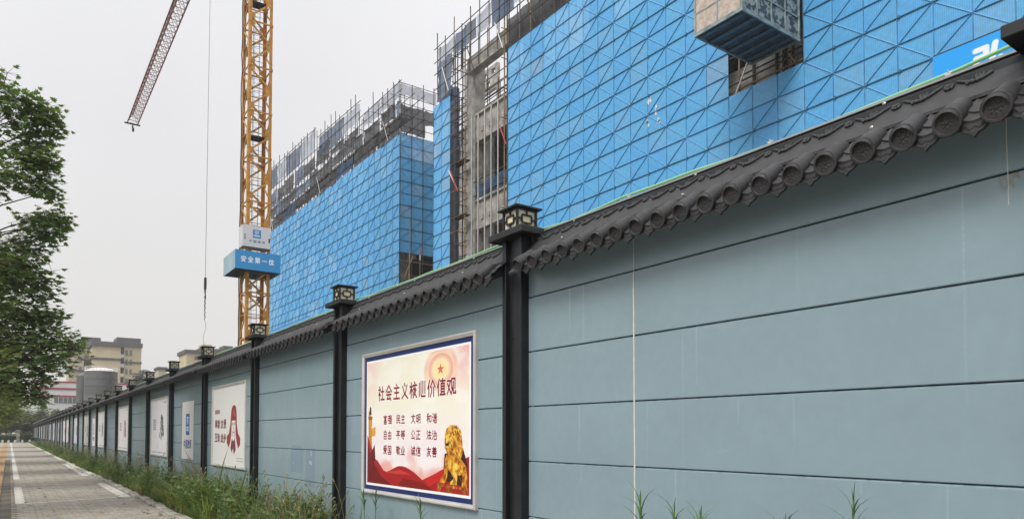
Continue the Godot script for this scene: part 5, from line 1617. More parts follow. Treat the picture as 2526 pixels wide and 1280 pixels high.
# ---------- crane ----------
func crane() -> void:
	var base := Vector3(12.75, 0, -46.8)
	var t := thing("tower_crane", "orange lattice tower crane with long jib above the hoarding", "crane", base)
	var h := 0.75
	var S := 2.93
	var b := MB.new()
	b.cbox(Vector3(0, 0.5, 0), Vector3(5, 1.0, 5), 0.03)
	part(t, "footing", b.mesh(mats["concrete"]))
	# one section: four angle legs, zig-zag braces on each face, ring of horizontals, gussets
	var legs := MB.new()
	for sx in [-1.0, 1.0]:
		for sz in [-1.0, 1.0]:
			legs.mm(Vector3(sx * h, 0, sz * h), Vector3(sx * (h - 0.2), S, sz * (h - 0.025)))
			legs.mm(Vector3(sx * h, 0, sz * (h - 0.026)), Vector3(sx * (h - 0.025), S, sz * (h - 0.2)))
			legs.mm(Vector3(sx * (h + 0.03), S - 0.16, sz * (h + 0.03)), Vector3(sx * (h - 0.14), S - 0.004, sz * (h - 0.14)))
	var legs_m := legs.mesh(mats["crane"])
	var brace_hi := MB.new()
	brace_hi.bar(Vector3(-h + 0.1, S - 0.25, h - 0.04), Vector3(h - 0.1, S * 0.5 + 0.1, h - 0.04), 0.05, 0.11)
	var brace_lo := MB.new()
	brace_lo.bar(Vector3(h - 0.1, S * 0.5 - 0.1, h - 0.04), Vector3(-h + 0.1, 0.22, h - 0.04), 0.05, 0.11)
	var strut := MB.new()
	strut.bar(Vector3(-h + 0.1, S - 0.06, h - 0.05), Vector3(h - 0.1, S - 0.06, h - 0.05), 0.05, 0.09)
	var strut2 := MB.new()
	strut2.bar(Vector3(-h + 0.1, S * 0.5, h - 0.05), Vector3(h - 0.1, S * 0.5, h - 0.05), 0.035, 0.05)
	var gus_m := []
	for pl: Array in [[-h + 0.17, S - 0.5, -h + 0.42, S - 0.28, -h + 0.36, S - 0.1, -h + 0.17, S - 0.06], [h - 0.17, S * 0.5 - 0.36, h - 0.17, S * 0.5 + 0.36, h - 0.42, S * 0.5 + 0.12, h - 0.42, S * 0.5 - 0.12], [-h + 0.17, 0.05, -h + 0.38, 0.14, -h + 0.42, 0.32, -h + 0.17, 0.52]]:
		var gus := MB.new()
		gus.prism(PackedVector2Array([Vector2(pl[0], pl[1]), Vector2(pl[2], pl[3]), Vector2(pl[4], pl[5]), Vector2(pl[6], pl[7])]), at(0, 0, h - 0.03), 0.02)
		gus_m.append(gus.mesh(mats["crane"]))
	var brace_m := [brace_hi.mesh(mats["crane"]), brace_lo.mesh(mats["crane"])]
	var strut_m := strut.mesh(mats["crane"])
	var strut2_m := strut2.mesh(mats["crane"])
	var lad := MB.new()
	for x in [-0.2, 0.2]: lad.tube(Vector3(x, 0, -0.25), Vector3(x, S, -0.25), 0.02, 0.02, 5)
	for k in 10: lad.tube(Vector3(-0.2, 0.15 + 0.293 * k, -0.25), Vector3(0.2, 0.15 + 0.293 * k, -0.25), 0.012, 0.012, 4)
	for k in 3:
		var ring := PackedVector3Array()
		for i in 13: ring.append(Vector3(0.36 * sin(PI * (i / 6.0 - 1.0) * 0.86), 0.4 + 0.98 * k, 0.12 + 0.36 * cos(PI * (i / 6.0 - 1.0) * 0.86)))
		lad.path(ring, 0.014, 4)
	for x in [-0.28, 0.0, 0.28]: lad.tube(Vector3(x, 0, 0.45 - absf(x) * 0.3), Vector3(x, S, 0.45 - absf(x) * 0.3), 0.010, 0.010, 4)
	var lad_m := lad.mesh(mats["grey_pole"])
	var stub := MB.new()
	for sx in [-1.0, 1.0]:
		for sz in [-1.0, 1.0]: stub.mm(Vector3(sx * h, 1.0, sz * h), Vector3(sx * (h - 0.2), 1.86, sz * (h - 0.2)))
	part(t, "footing_anchor", stub.mesh(mats["crane"]))
	for k in 14:
		var s := part(t, "mast_section", legs_m, at(0, 1.86 + S * k, 0))
		for f in 4:
			var rot := Basis(Vector3.UP, PI * 0.5 * f)
			var flip := Transform3D(rot, Vector3.ZERO)
			part(s, "brace", brace_m[0], flip)
			part(s, "brace", brace_m[1], flip)
			part(s, "strut", strut_m, flip)
			part(s, "strut", strut2_m, flip)
			for gm: ArrayMesh in gus_m: part(s, "gusset", gm, flip)
		part(s, "ladder", lad_m)
	for y: float in [20.9, 29.8]:
		var pl := MB.new()
		pl.mm(Vector3(-0.5, y, -0.6), Vector3(0.5, y + 0.06, 0.1))
		for k in 6: pl.mm(Vector3(-0.5, y - 0.05, -0.6 + 0.13 * k), Vector3(0.5, y - 0.002, -0.57 + 0.13 * k))
		part(t, "rest_platform", pl.mesh(mats["dark_steel"]))
	rng.seed = 12
	var cable := PackedVector3Array()
	for k in 40: cable.append(Vector3(-h - 0.07 + rng.randf_range(-0.03, 0.03), 1.9 + 1.02 * k, -h + 0.15 + rng.randf_range(-0.05, 0.05)))
	var cb := MB.new()
	cb.path(cable, 0.035, 5)
	part(t, "power_cable", cb.mesh(mats["dark_steel"]))
	# slewing head, cab, jib and counter-jib
	var top := 42.9
	b = MB.new()
	b.lathe(Vector3(0, top, 0), Basis(Vector3(0, 0, 1), Vector3(1, 0, 0), Vector3(0, 1, 0)), PackedVector2Array([Vector2(0, 0), Vector2(1.0, 0), Vector2(1.05, 0.1), Vector2(1.05, 0.5), Vector2(0.9, 0.6), Vector2(0, 0.6)]), 16)
	part(t, "slewing_ring", b.mesh(mats["dark_steel"]))
	b = MB.new()
	for sx in [-0.6, 0.6]:
		b.bar(Vector3(sx, top + 0.6, 0.7), Vector3(sx * 0.2, top + 4.5, 0), 0.16, 0.16)
		b.bar(Vector3(sx, top + 0.6, -0.7), Vector3(sx * 0.2, top + 4.5, 0), 0.16, 0.16)
	b.box(Vector3(0, top + 4.5, 0), Vector3(0.5, 0.3, 0.4))
	part(t, "tower_head", b.mesh(mats["crane"]))
	b = MB.new()
	b.cbox(Vector3(1.4, top + 1.2, -0.6), Vector3(1.3, 1.9, 1.5), 0.08)
	part(t, "cab", b.mesh(mats["white_paint"]))
	b = MB.new()
	for sx in [-0.6, 0.6]: b.bar(Vector3(sx, top + 0.6, 0.7), Vector3(sx, top + 0.6, 13.5), 0.2, 0.25)
	for k in 8: b.bar(Vector3(-0.6, top + 0.6, 1.2 + 1.7 * k), Vector3(0.6, top + 0.6, 1.2 + 1.7 * k), 0.1, 0.1)
	part(t, "counter_jib", b.mesh(mats["crane"]))
	for k in 3:
		b = MB.new()
		b.cbox(Vector3(0, top + 0.1, 11.2 + 0.7 * k), Vector3(1.1, 2.2, 0.6), 0.03)
		part(t, "counterweight", b.mesh(mats["concrete"]))
	var w := 0.62
	var yb := top + 0.62
	var zt := -60.2
	for s in 8:
		var z0 := -0.7 + (zt + 0.7) * s / 8.0
		var z1 := -0.7 + (zt + 0.7) * (s + 1) / 8.0
		b = MB.new()
		for sx in [-w, w]: b.tube(Vector3(sx, yb, z0), Vector3(sx, yb, z1), 0.075, 0.075, 6)
		b.tube(Vector3(0, yb + 1.25, z0), Vector3(0, yb + 1.25, z1), 0.07, 0.07, 6)
		var j := part(t, "jib_section", b.mesh(mats["jib"]))
		var lc := MB.new()
		for k in 6:
			var a := lerpf(z0, z1, k / 6.0)
			var c := lerpf(z0, z1, (k + 1) / 6.0)
			lc.tube(Vector3(-w, yb, a), Vector3(w, yb, a), 0.035, 0.035, 4)
			lc.tube(Vector3(w, yb, a), Vector3(-w, yb, c), 0.022, 0.022, 4)
			for sx in [-w, w]:
				lc.tube(Vector3(sx, yb, a), Vector3(0, yb + 1.25, (a + c) * 0.5), 0.03, 0.03, 4)
				lc.tube(Vector3(0, yb + 1.25, (a + c) * 0.5), Vector3(sx, yb, c), 0.03, 0.03, 4)
		part(j, "lacing", lc.mesh(mats["jib"]))
	for e: Array in [[Vector3(0, top + 4.5, 0), Vector3(0, yb + 1.25, -38.0)], [Vector3(0, top + 4.5, 0), Vector3(0, yb + 1.25, -20.0)], [Vector3(0, top + 4.5, 0), Vector3(0, top + 0.7, 12.0)]]:
		b = MB.new()
		b.tube(e[0], e[1], 0.04, 0.04, 6)
		part(t, "tie_bar", b.mesh(mats["cable"]))
	b = MB.new()
	b.box(Vector3(0, yb, zt), Vector3(1.9, 0.12, 0.3))
	b.lathe(Vector3(0.1, yb - 0.35, zt), Basis(Vector3(0, 0, 1), Vector3(0, 1, 0), Vector3(-1, 0, 0)), PackedVector2Array([Vector2(0, 0), Vector2(0.3, 0), Vector2(0.3, 0.12), Vector2(0, 0.12)]), 10)
	b.box(Vector3(0.1, yb - 0.75, zt), Vector3(0.25, 0.5, 0.25))
	part(t, "jib_end", b.mesh(mats["dark_steel"]))
	b = MB.new()
	var zr := -14.1
	b.box(Vector3(0, yb - 0.28, zr), Vector3(1.3, 0.22, 1.5))
	for sx in [-0.65, 0.65]: b.box(Vector3(sx, yb - 0.1, zr), Vector3(0.1, 0.24, 1.5))
	var tr := part(t, "trolley", b.mesh(mats["dark_steel"]))
	for dz in [-0.07, 0.07]:
		b = MB.new()
		b.tube(Vector3(-0.05, 14.25, zr + dz * 0.7), Vector3(0, yb - 0.35, zr + dz), 0.015, 0.015, 5)
		part(tr, "hoist_rope", b.mesh(mats["steel_pipe"]))
	b = MB.new()
	b.cbox(Vector3(-0.05, 13.75, zr), Vector3(0.16, 1.0, 0.34), 0.05)
	b.tube(Vector3(-0.05, 13.3, zr), Vector3(-0.05, 12.9, zr), 0.07, 0.05, 8)
	var hk := PackedVector3Array()
	for i in 9: hk.append(Vector3(-0.05, 12.72 + 0.16 * cos(i * 0.62), zr + 0.16 * sin(i * 0.62)))
	b.path(hk, 0.045, 6)
	part(t, "hook_block", b.mesh(mats["dark_steel"]))
	b = MB.new()
	for i in 18: b.tube(Vector3(-0.05 + 0.03 * sin(i * 1.7), 12.6 - 0.1 * i, zr + 0.02 * cos(i * 2.1)), Vector3(-0.05 + 0.03 * sin((i + 1) * 1.7), 12.5 - 0.1 * i, zr + 0.02 * cos((i + 1) * 2.1)), 0.05 - 0.001 * i, 0.05 - 0.001 * i, 5)
	part(t, "sling_chain", b.mesh(mats["cable"]))
	b = MB.new()
	var tail := PackedVector3Array()
	for i in 14: tail.append(Vector3(-0.05 + 0.10 * sin(i * 0.9), 10.8 - 0.3 * i, zr))
	b.path(tail, 0.014, 4)
	part(t, "tag_line", b.mesh(mats["grey_pole"]))
	# white cabinet and blue lettered collar on the mast
	var img := Image.create(384, 300, true, Image.FORMAT_RGB8)
	img.fill(Color(0.86, 0.86, 0.86))
	emblem(img, 138, 54, 112, 118, Color(0.20, 0.52, 0.78))
	words(img, "中国建筑", 86, 200, 46, 40, 12, 3.0, Color(0.42, 0.52, 0.62))
	img.fill_rect(Rect2i(24, 130, 12, 78), Color(0.22, 0.25, 0.22))
	img.fill_rect(Rect2i(356, 150, 22, 62), Color(0.45, 0.10, 0.12))
	var c := thing("mast_cabinet", "white cabinet with small blue mark on the crane mast", "cabinet", Vector3(12.58, 13.42, -46.25))
	b = MB.new()
	b.mm(Vector3(-0.86, 0, -0.46), Vector3(0.86, 1.36, 0.44))
	part(c, "body", b.mesh(mats["cabinet"]))
	b = MB.new()
	b.quad(Vector3(-0.86, 0, 0.445), Vector3(0.86, 0, 0.445), Vector3(0.86, 1.36, 0.445), Vector3(-0.86, 1.36, 0.445))
	part(c, "front", b.mesh(printed("p_cabinet", img, 0.45)))
	img = Image.create(512, 216, true, Image.FORMAT_RGB8)
	img.fill(Color(0.22, 0.59, 0.83))
	words(img, "安全第一位", 64, 66, 58, 66, 20, 5.2, Color(0.93, 0.94, 0.95))
	c = thing("sign_collar", "blue box sign with white lettering round the crane mast", "sign", Vector3(12.48, 11.78, -46.0))
	b = MB.new()
	b.quad(Vector3(-1.39, 0, 0.95), Vector3(1.39, 0, 0.95), Vector3(1.39, 1.17, 0.95), Vector3(-1.39, 1.17, 0.95))
	part(c, "front_panel", b.mesh(printed("p_collar", img, 0.4)))
	b = MB.new()
	b.mm(Vector3(-1.39, 0, 0.925), Vector3(1.39, 1.17, 0.948))
	b.mm(Vector3(-1.39, 0, -1.95), Vector3(1.39, 1.17, -1.92))
	b.mm(Vector3(1.36, 0, -1.919), Vector3(1.39, 1.17, 0.924))
	part(c, "panel", b.mesh(mats["sign_blue"]))
	b = MB.new()
	b.mm(Vector3(-1.39, 0, -1.919), Vector3(-1.36, 1.17, 0.924))
	part(c, "side_panel", b.mesh(mats["sign_pale"]))
	for k in 9:
		b = MB.new()
		var zz := -1.8 + 0.32 * k
		b.mm(Vector3(-1.355, 0.02, zz), Vector3(1.355, 0.07, zz + 0.07))
		part(c, "floor_bar", b.mesh(mats["dark_steel"]))
	b = MB.new()
	for s in [-1.0, 1.0]: b.mm(Vector3(0.27 + s * 1.05, 0.08, -1.91), Vector3(0.27 + s * 0.98, 0.16, 0.92))
	for s in [-1.0, 1.0]: b.mm(Vector3(-1.35, 0.17, -0.8 + s * 0.78), Vector3(1.35, 0.25, -0.8 + s * 0.85))
	part(c, "bracket", b.mesh(mats["dark_steel"]))

# ---------- far things ----------
func slab_part(t: Node3D, called: String, a: Vector3, b: Vector3, m: String) -> MeshInstance3D:
	var o := MB.new()
	o.mm(a, b)
	return wpart(t, called, o, mats[m])

func far_things() -> void:
	var t := thing("apartment_building", "beige apartment block with dark cornices seen over the grey tank", "building", Vector3(26, 0, -266), "far apartment blocks")
	slab_part(t, "wall", Vector3(21.0, 0, -272), Vector3(28.9, 29.6, -260), "beige")
	slab_part(t, "cornice", Vector3(20.4, 29.602, -272.6), Vector3(29.4, 31.1, -259.4), "cornice")
	slab_part(t, "string_course", Vector3(20.75, 25.2, -272.2), Vector3(28.95, 25.9, -259.75), "cornice")
	slab_part(t, "wall", Vector3(19.2, 0, -276), Vector3(24.0, 32.2, -272.7), "beige_dull")
	slab_part(t, "cornice", Vector3(18.9, 32.202, -276.3), Vector3(24.3, 33.6, -272.0), "cornice")
	slab_part(t, "string_course", Vector3(18.9, 24.6, -276.3), Vector3(20.74, 25.3, -272.4), "cornice")
	slab_part(t, "wall", Vector3(30.0, 0, -272), Vector3(35.0, 29.9, -261), "beige")
	slab_part(t, "cornice", Vector3(29.41, 29.902, -272.6), Vector3(35.3, 31.3, -260.4), "cornice")
	slab_part(t, "attic", Vector3(28.0, 31.302, -272), Vector3(35.0, 33.1, -262.5), "cornice")
	slab_part(t, "string_course", Vector3(29.9, 24.6, -272.2), Vector3(35.15, 25.2, -260.75), "cornice")
	slab_part(t, "stair_core", Vector3(28.91, 0, -272), Vector3(29.99, 29.6, -263.5), "cornice")
	for k in 9:
		slab_part(t, "balcony", Vector3(28.92, 1.5 + 3.1 * k, -263.4), Vector3(29.98, 2.6 + 3.1 * k, -260.6), "far_white")
		for x in [30.35, 31.55]:
			var w := slab_part(t, "window", Vector3(x, 2.5 + 3.1 * k, -261.0), Vector3(x + 0.75, 4.1 + 3.1 * k, -260.93), "far_glass")
			var sill := MB.new()
			sill.mm(Vector3(x - 0.08, 2.38 + 3.1 * k, -260.999), Vector3(x + 0.83, 2.495 + 3.1 * k, -260.85))
			part(w, "sill", sill.mesh(mats["cornice"]))
	for k in 6: # panel joints of the render
		slab_part(t, "render_joint", Vector3(21.0 + 1.32 * k, 0, -260.0), Vector3(21.05 + 1.32 * k, 29.5, -259.985), "beige_dull")
	t = thing("apartment_building", "pale beige apartment block at the left edge behind leaves", "building", Vector3(16, 0, -270), "far apartment blocks")
	slab_part(t, "wall", Vector3(14.8, 0, -274), Vector3(18.85, 27.7, -262), "beige_dull")
	slab_part(t, "cornice", Vector3(14.4, 27.702, -274.4), Vector3(18.88, 29.1, -261.5), "cornice")
	slab_part(t, "string_course", Vector3(14.6, 21.2, -274.2), Vector3(18.86, 21.9, -261.7), "cornice")
	for k in 3: slab_part(t, "window", Vector3(17.4, 18.0 + 3.1 * k, -262.0), Vector3(18.3, 19.8 + 3.1 * k, -261.93), "far_glass")
	t = thing("apartment_building", "beige apartment block between the fifth lantern and the crane", "building", Vector3(50, 0, -246), "far apartment blocks")
	slab_part(t, "wall", Vector3(44.8, 0, -252), Vector3(49.0, 26.9, -240), "beige")
	slab_part(t, "cornice", Vector3(44.3, 26.902, -252.4), Vector3(49.3, 28.0, -239.5), "cornice")
	slab_part(t, "wall", Vector3(49.31, 0, -252), Vector3(60.0, 27.6, -243), "beige_dull")
	slab_part(t, "cornice", Vector3(49.31, 27.602, -252.2), Vector3(60.4, 29.1, -242.5), "cornice")
	slab_part(t, "stair_head", Vector3(50.5, 29.102, -251), Vector3(53.5, 30.6, -245), "beige")
	slab_part(t, "stair_head", Vector3(57.0, 29.102, -251), Vector3(60.0, 30.6, -245), "cornice")
	slab_part(t, "porch_roof", Vector3(47.2, 25.0, -239.9), Vector3(50.6, 25.9, -237.8), "cornice")
	slab_part(t, "wall", Vector3(47.5, 0, -239.99), Vector3(50.3, 24.99, -238.2), "beige")
	t = thing("apartment_building", "small pale house roof showing between two lanterns", "building", Vector3(35, 0, -222), "far apartment blocks")
	slab_part(t, "wall", Vector3(33.9, 0, -226), Vector3(35.9, 19.7, -220), "beige_dull")
	slab_part(t, "cornice", Vector3(33.6, 19.702, -226.3), Vector3(36.2, 20.4, -219.7), "cornice")
	# tank
	t = thing("storage_tank", "tall grey ribbed cylindrical tank behind the hoarding", "tank", Vector3(10.85, 0, -120))
	var b := MB.new()
	var prof := PackedVector2Array([Vector2(2.15, 0)])
	for k in 10:
		prof.append(Vector2(2.15, 1.07 * k + 0.98)); prof.append(Vector2(2.19, 1.07 * k + 1.0)); prof.append(Vector2(2.19, 1.07 * k + 1.05)); prof.append(Vector2(2.15, 1.07 * k + 1.07))
	b.lathe(Vector3.ZERO, Basis(Vector3(0, 0, 1), Vector3(1, 0, 0), Vector3(0, 1, 0)), prof, 40)
	part(t, "shell", b.mesh(mats["tank"]))
	b = MB.new()
	b.lathe(Vector3.ZERO, Basis(Vector3(0, 0, 1), Vector3(1, 0, 0), Vector3(0, 1, 0)), PackedVector2Array([Vector2(2.2, 10.7), Vector2(2.12, 10.82), Vector2(1.5, 11.1), Vector2(0.7, 11.28), Vector2(0, 11.32)]), 40)
	part(t, "dome", b.mesh(mats["far_white"]))
	b = MB.new()
	for k in 26:
		var a := TAU * k / 26.0
		b.tube(Vector3(2.1 * cos(a), 10.7, 2.1 * sin(a)), Vector3(2.1 * cos(a), 11.35, 2.1 * sin(a)), 0.03, 0.03, 4)
		b.tube(Vector3(2.1 * cos(a), 11.35, 2.1 * sin(a)), Vector3(2.1 * cos(a + TAU / 26.0), 11.35, 2.1 * sin(a + TAU / 26.0)), 0.03, 0.03, 4)
	part(t, "guard_rail", b.mesh(mats["far_white"]))
	b = MB.new()
	for s in [-0.25, 0.25]: b.tube(Vector3(1.2 + s, 0, 1.9), Vector3(1.2 + s, 10.9, 1.9), 0.04, 0.04, 5)
	for k in 26: b.tube(Vector3(0.95, 0.4 * k + 0.2, 1.9), Vector3(1.45, 0.4 * k + 0.2, 1.9), 0.025, 0.025, 4)
	part(t, "ladder", b.mesh(mats["grey_pole"]))
	t = thing("storage_tank", "slim grey tank half hidden at the left of the large one", "tank", Vector3(8.9, 0, -124))
	b = MB.new()
	b.lathe(Vector3.ZERO, Basis(Vector3(0, 0, 1), Vector3(1, 0, 0), Vector3(0, 1, 0)), PackedVector2Array([Vector2(0.9, 0), Vector2(0.9, 10.3), Vector2(0.6, 10.6), Vector2(0, 10.75)]), 24)
	part(t, "shell", b.mesh(mats["tank"]))
	# white works building with maroon bands
	t = thing("works_building", "white works building with maroon bands and a window strip", "building", Vector3(10, 0, -190))
	slab_part(t, "wall", Vector3(4.1, 0, -205), Vector3(22, 12.9, -185), "far_white")
	slab_part(t, "band", Vector3(4.0, 12.902, -205.1), Vector3(22.1, 13.2, -184.9), "maroon")
	for y: Array in [[11.3, 11.75], [9.75, 10.1]]: slab_part(t, "band", Vector3(3.98, y[0], -205.1), Vector3(22.1, y[1], -184.9), "maroon")
	for k in 8:
		var w := slab_part(t, "window", Vector3(7.85 + 0.86 * k, 8.4, -185.0), Vector3(8.63 + 0.86 * k, 9.65, -184.93), "far_glass")
		var o := MB.new()
		o.mm(Vector3(8.63 + 0.86 * k, 8.4, -184.99), Vector3(8.71 + 0.86 * k, 9.65, -184.90))
		part(w, "mullion", o.mesh(mats["far_white"]))
	# end of the pavement
	for k in 5:
		t = thing("kerb_block", "white painted kerb block at the far end of pavement, %s from the left" % ["first", "second", "third", "fourth", "fifth"][k], "bollard", Vector3([-0.95, -0.1, 0.8, 1.85, 2.9][k], 0.0, -149.5), "white blocks closing the pavement")
		b = MB.new()
		b.cbox(Vector3(0, 0.24, 0), Vector3(0.34, 0.48, 0.34), 0.03)
		part(t, "block", b.mesh(mats["kerb_white"]))
		b = MB.new()
		b.cbox(Vector3(0, 0.51, 0), Vector3(0.26, 0.06, 0.26), 0.02)
		part(t, "cap", b.mesh(mats["kerb_white"]))
	t = thing("stone_pillar", "grey stone gate pillar in front of the far hedge", "pillar", Vector3(1.25, 0, -153))
	b = MB.new()
	b.cbox(Vector3(0, 1.0, 0), Vector3(0.5, 2.0, 0.5), 0.03)
	part(t, "shaft", b.mesh(mats["kerb"]))
	b = MB.new()
	b.cbox(Vector3(0, 2.12, 0), Vector3(0.72, 0.22, 0.72), 0.04)
	part(t, "cap", b.mesh(mats["kerb"]))

# ---------- plants ----------
func leaf_fan(b: MB, o: Vector3, dir: Vector3, side: Vector3, size: float) -> void:
	# five-lobed leaf, a little folded along its middle
	var up := dir.cross(side)
	var lobes := [Vector2(0.0, 0.0), Vector2(0.30, 0.10), Vector2(0.52, 0.42), Vector2(0.24, 0.42), Vector2(0.34, 0.78), Vector2(0.11, 0.62), Vector2(0.0, 1.0), Vector2(-0.11, 0.62), Vector2(-0.34, 0.78), Vector2(-0.24, 0.42), Vector2(-0.52, 0.42), Vector2(-0.30, 0.10)]
	var c := o + dir * size * 0.35
	for i in lobes.size():
		var p: Vector2 = lobes[i]
		var q: Vector2 = lobes[(i + 1) % lobes.size()]
		var P := o + (dir * p.y + side * p.x + up * (absf(p.x) * 0.25 - p.y * p.y * 0.18)) * size
		var Q := o + (dir * q.y + side * q.x + up * (absf(q.x) * 0.25 - q.y * q.y * 0.18)) * size
		b.flat(c, Q, P)

func spray_mesh(sd: int, n: int, leaf: float, spread: float) -> ArrayMesh:
	var b := MB.new()
	var tw := MB.new()
	rng.seed = sd
	for i in n:
		var a := rng.randf() * TAU
		var el := rng.randf_range(-0.7, 0.6)
		var d := Vector3(cos(a) * cos(el), sin(el), sin(a) * cos(el))
		var o := Vector3(0, 0, 0) + d * spread * rng.randf_range(0.25, 1.0)
		var dir := (d + Vector3(0, -0.35, 0)).normalized()
		var side := dir.cross(Vector3(rng.randf_range(-0.4, 0.4), 1, rng.randf_range(-0.4, 0.4))).normalized()
		leaf_fan(b, o, dir, side, leaf * rng.randf_range(0.6, 1.35))
		tw.tube(Vector3.ZERO, o, 0.0045, 0.0025, 3, false)
	return tw.into(b.mesh(mats["leaf"]), mats["bark"])

func foliage(parent: Node, called: String, mesh: Mesh, places: Array, cols: Array) -> void:
	var mm := MultiMesh.new()
	mm.transform_format = MultiMesh.TRANSFORM_3D
	mm.use_colors = true
	mm.mesh = mesh
	mm.instance_count = places.size()
	for i in places.size():
		mm.set_instance_transform(i, places[i])
		mm.set_instance_color(i, cols[i])
	var o := MultiMeshInstance3D.new()
	o.multimesh = mm
	o.name = numbered(parent, called)
	parent.add_child(o)
	if parent != self: o.set_meta("kind", "stuff")

var sprays := []

func tree(label: String, base: Vector3, trunk_h: float, r: float, blobs: Array, tint: Color, sd: int, size: float, group: String) -> void:
	var t := thing("broadleaf_tree", label, "tree", base, group)
	rng.seed = sd
	var b := MB.new()
	var p := Vector3.ZERO
	var steps := 6
	for i in steps:
		var q := Vector3(rng.randf_range(-0.1, 0.1), trunk_h * (i + 1) / steps, rng.randf_range(-0.1, 0.1))
		b.tube(p, q, r * (1.0 - 0.12 * i), r * (1.0 - 0.12 * (i + 1)), 8, false)
		p = q
	part(t, "trunk", b.mesh(mats["bark"]))
	b = MB.new()
	var places := []
	var cols := []
	for bl: Array in blobs:
		var c: Vector3 = bl[0]
		var rad: float = bl[1]
		var from := Vector3(0, clampf(c.y - c.length() * 0.35, trunk_h * 0.35, trunk_h), 0)
		var mid := from.lerp(c, 0.5) + Vector3(0, 0.25, 0)
		var m1 := from.lerp(mid, 0.5) + Vector3(rng.randf_range(-0.12, 0.12), -0.12, rng.randf_range(-0.12, 0.12))
		var m2 := mid.lerp(c, 0.5) + Vector3(rng.randf_range(-0.12, 0.12), 0.10, rng.randf_range(-0.12, 0.12))
		b.tube(from, m1, 0.034, 0.028, 5, false)
		b.tube(m1, mid, 0.028, 0.02, 5, false)
		b.tube(mid, m2, 0.02, 0.013, 4, false)
		b.tube(m2, c, 0.013, 0.007, 4, false)
		for i in int(bl[2]):
			var d := Vector3(rng.randfn(), rng.randfn(), rng.randfn()).normalized()
			var o := c + d * rad * Vector3(1, 0.85, 1) * pow(rng.randf(), 0.45)
			if i % 4 == 0: b.tube(c.lerp(o, 0.2), o, 0.010, 0.005, 3, false)
			var bs := Basis(Vector3.UP, rng.randf() * TAU) * Basis(Vector3.RIGHT, rng.randf_range(-0.5, 0.5))
			places.append(Transform3D(bs.scaled(Vector3.ONE * size * rng.randf_range(0.8, 1.25)), o))
			var k := rng.randf_range(0.65, 1.35)
			var yl := rng.randf_range(0.0, 0.5) if rng.randf() < 0.25 else 0.0
			cols.append(Color(tint.r * k * (1.0 + yl), tint.g * k * (1.0 + 0.3 * yl), tint.b * k))
	part(t, "limbs", b.mesh(mats["bark"]))
	foliage(t, "crown", sprays[sd % 2], places, cols)

func round_crown(c: Vector3, rad: Vector3, n: int, per: int, blob: float, sd: int) -> Array:
	var out := []
	rng.seed = sd
	for i in n:
		var d := Vector3(rng.randfn(), rng.randfn(), rng.randfn()).normalized()
		out.append([c + d * rad * rng.randf_range(0.35, 1.0), blob * rng.randf_range(0.7, 1.3), per])
	return out

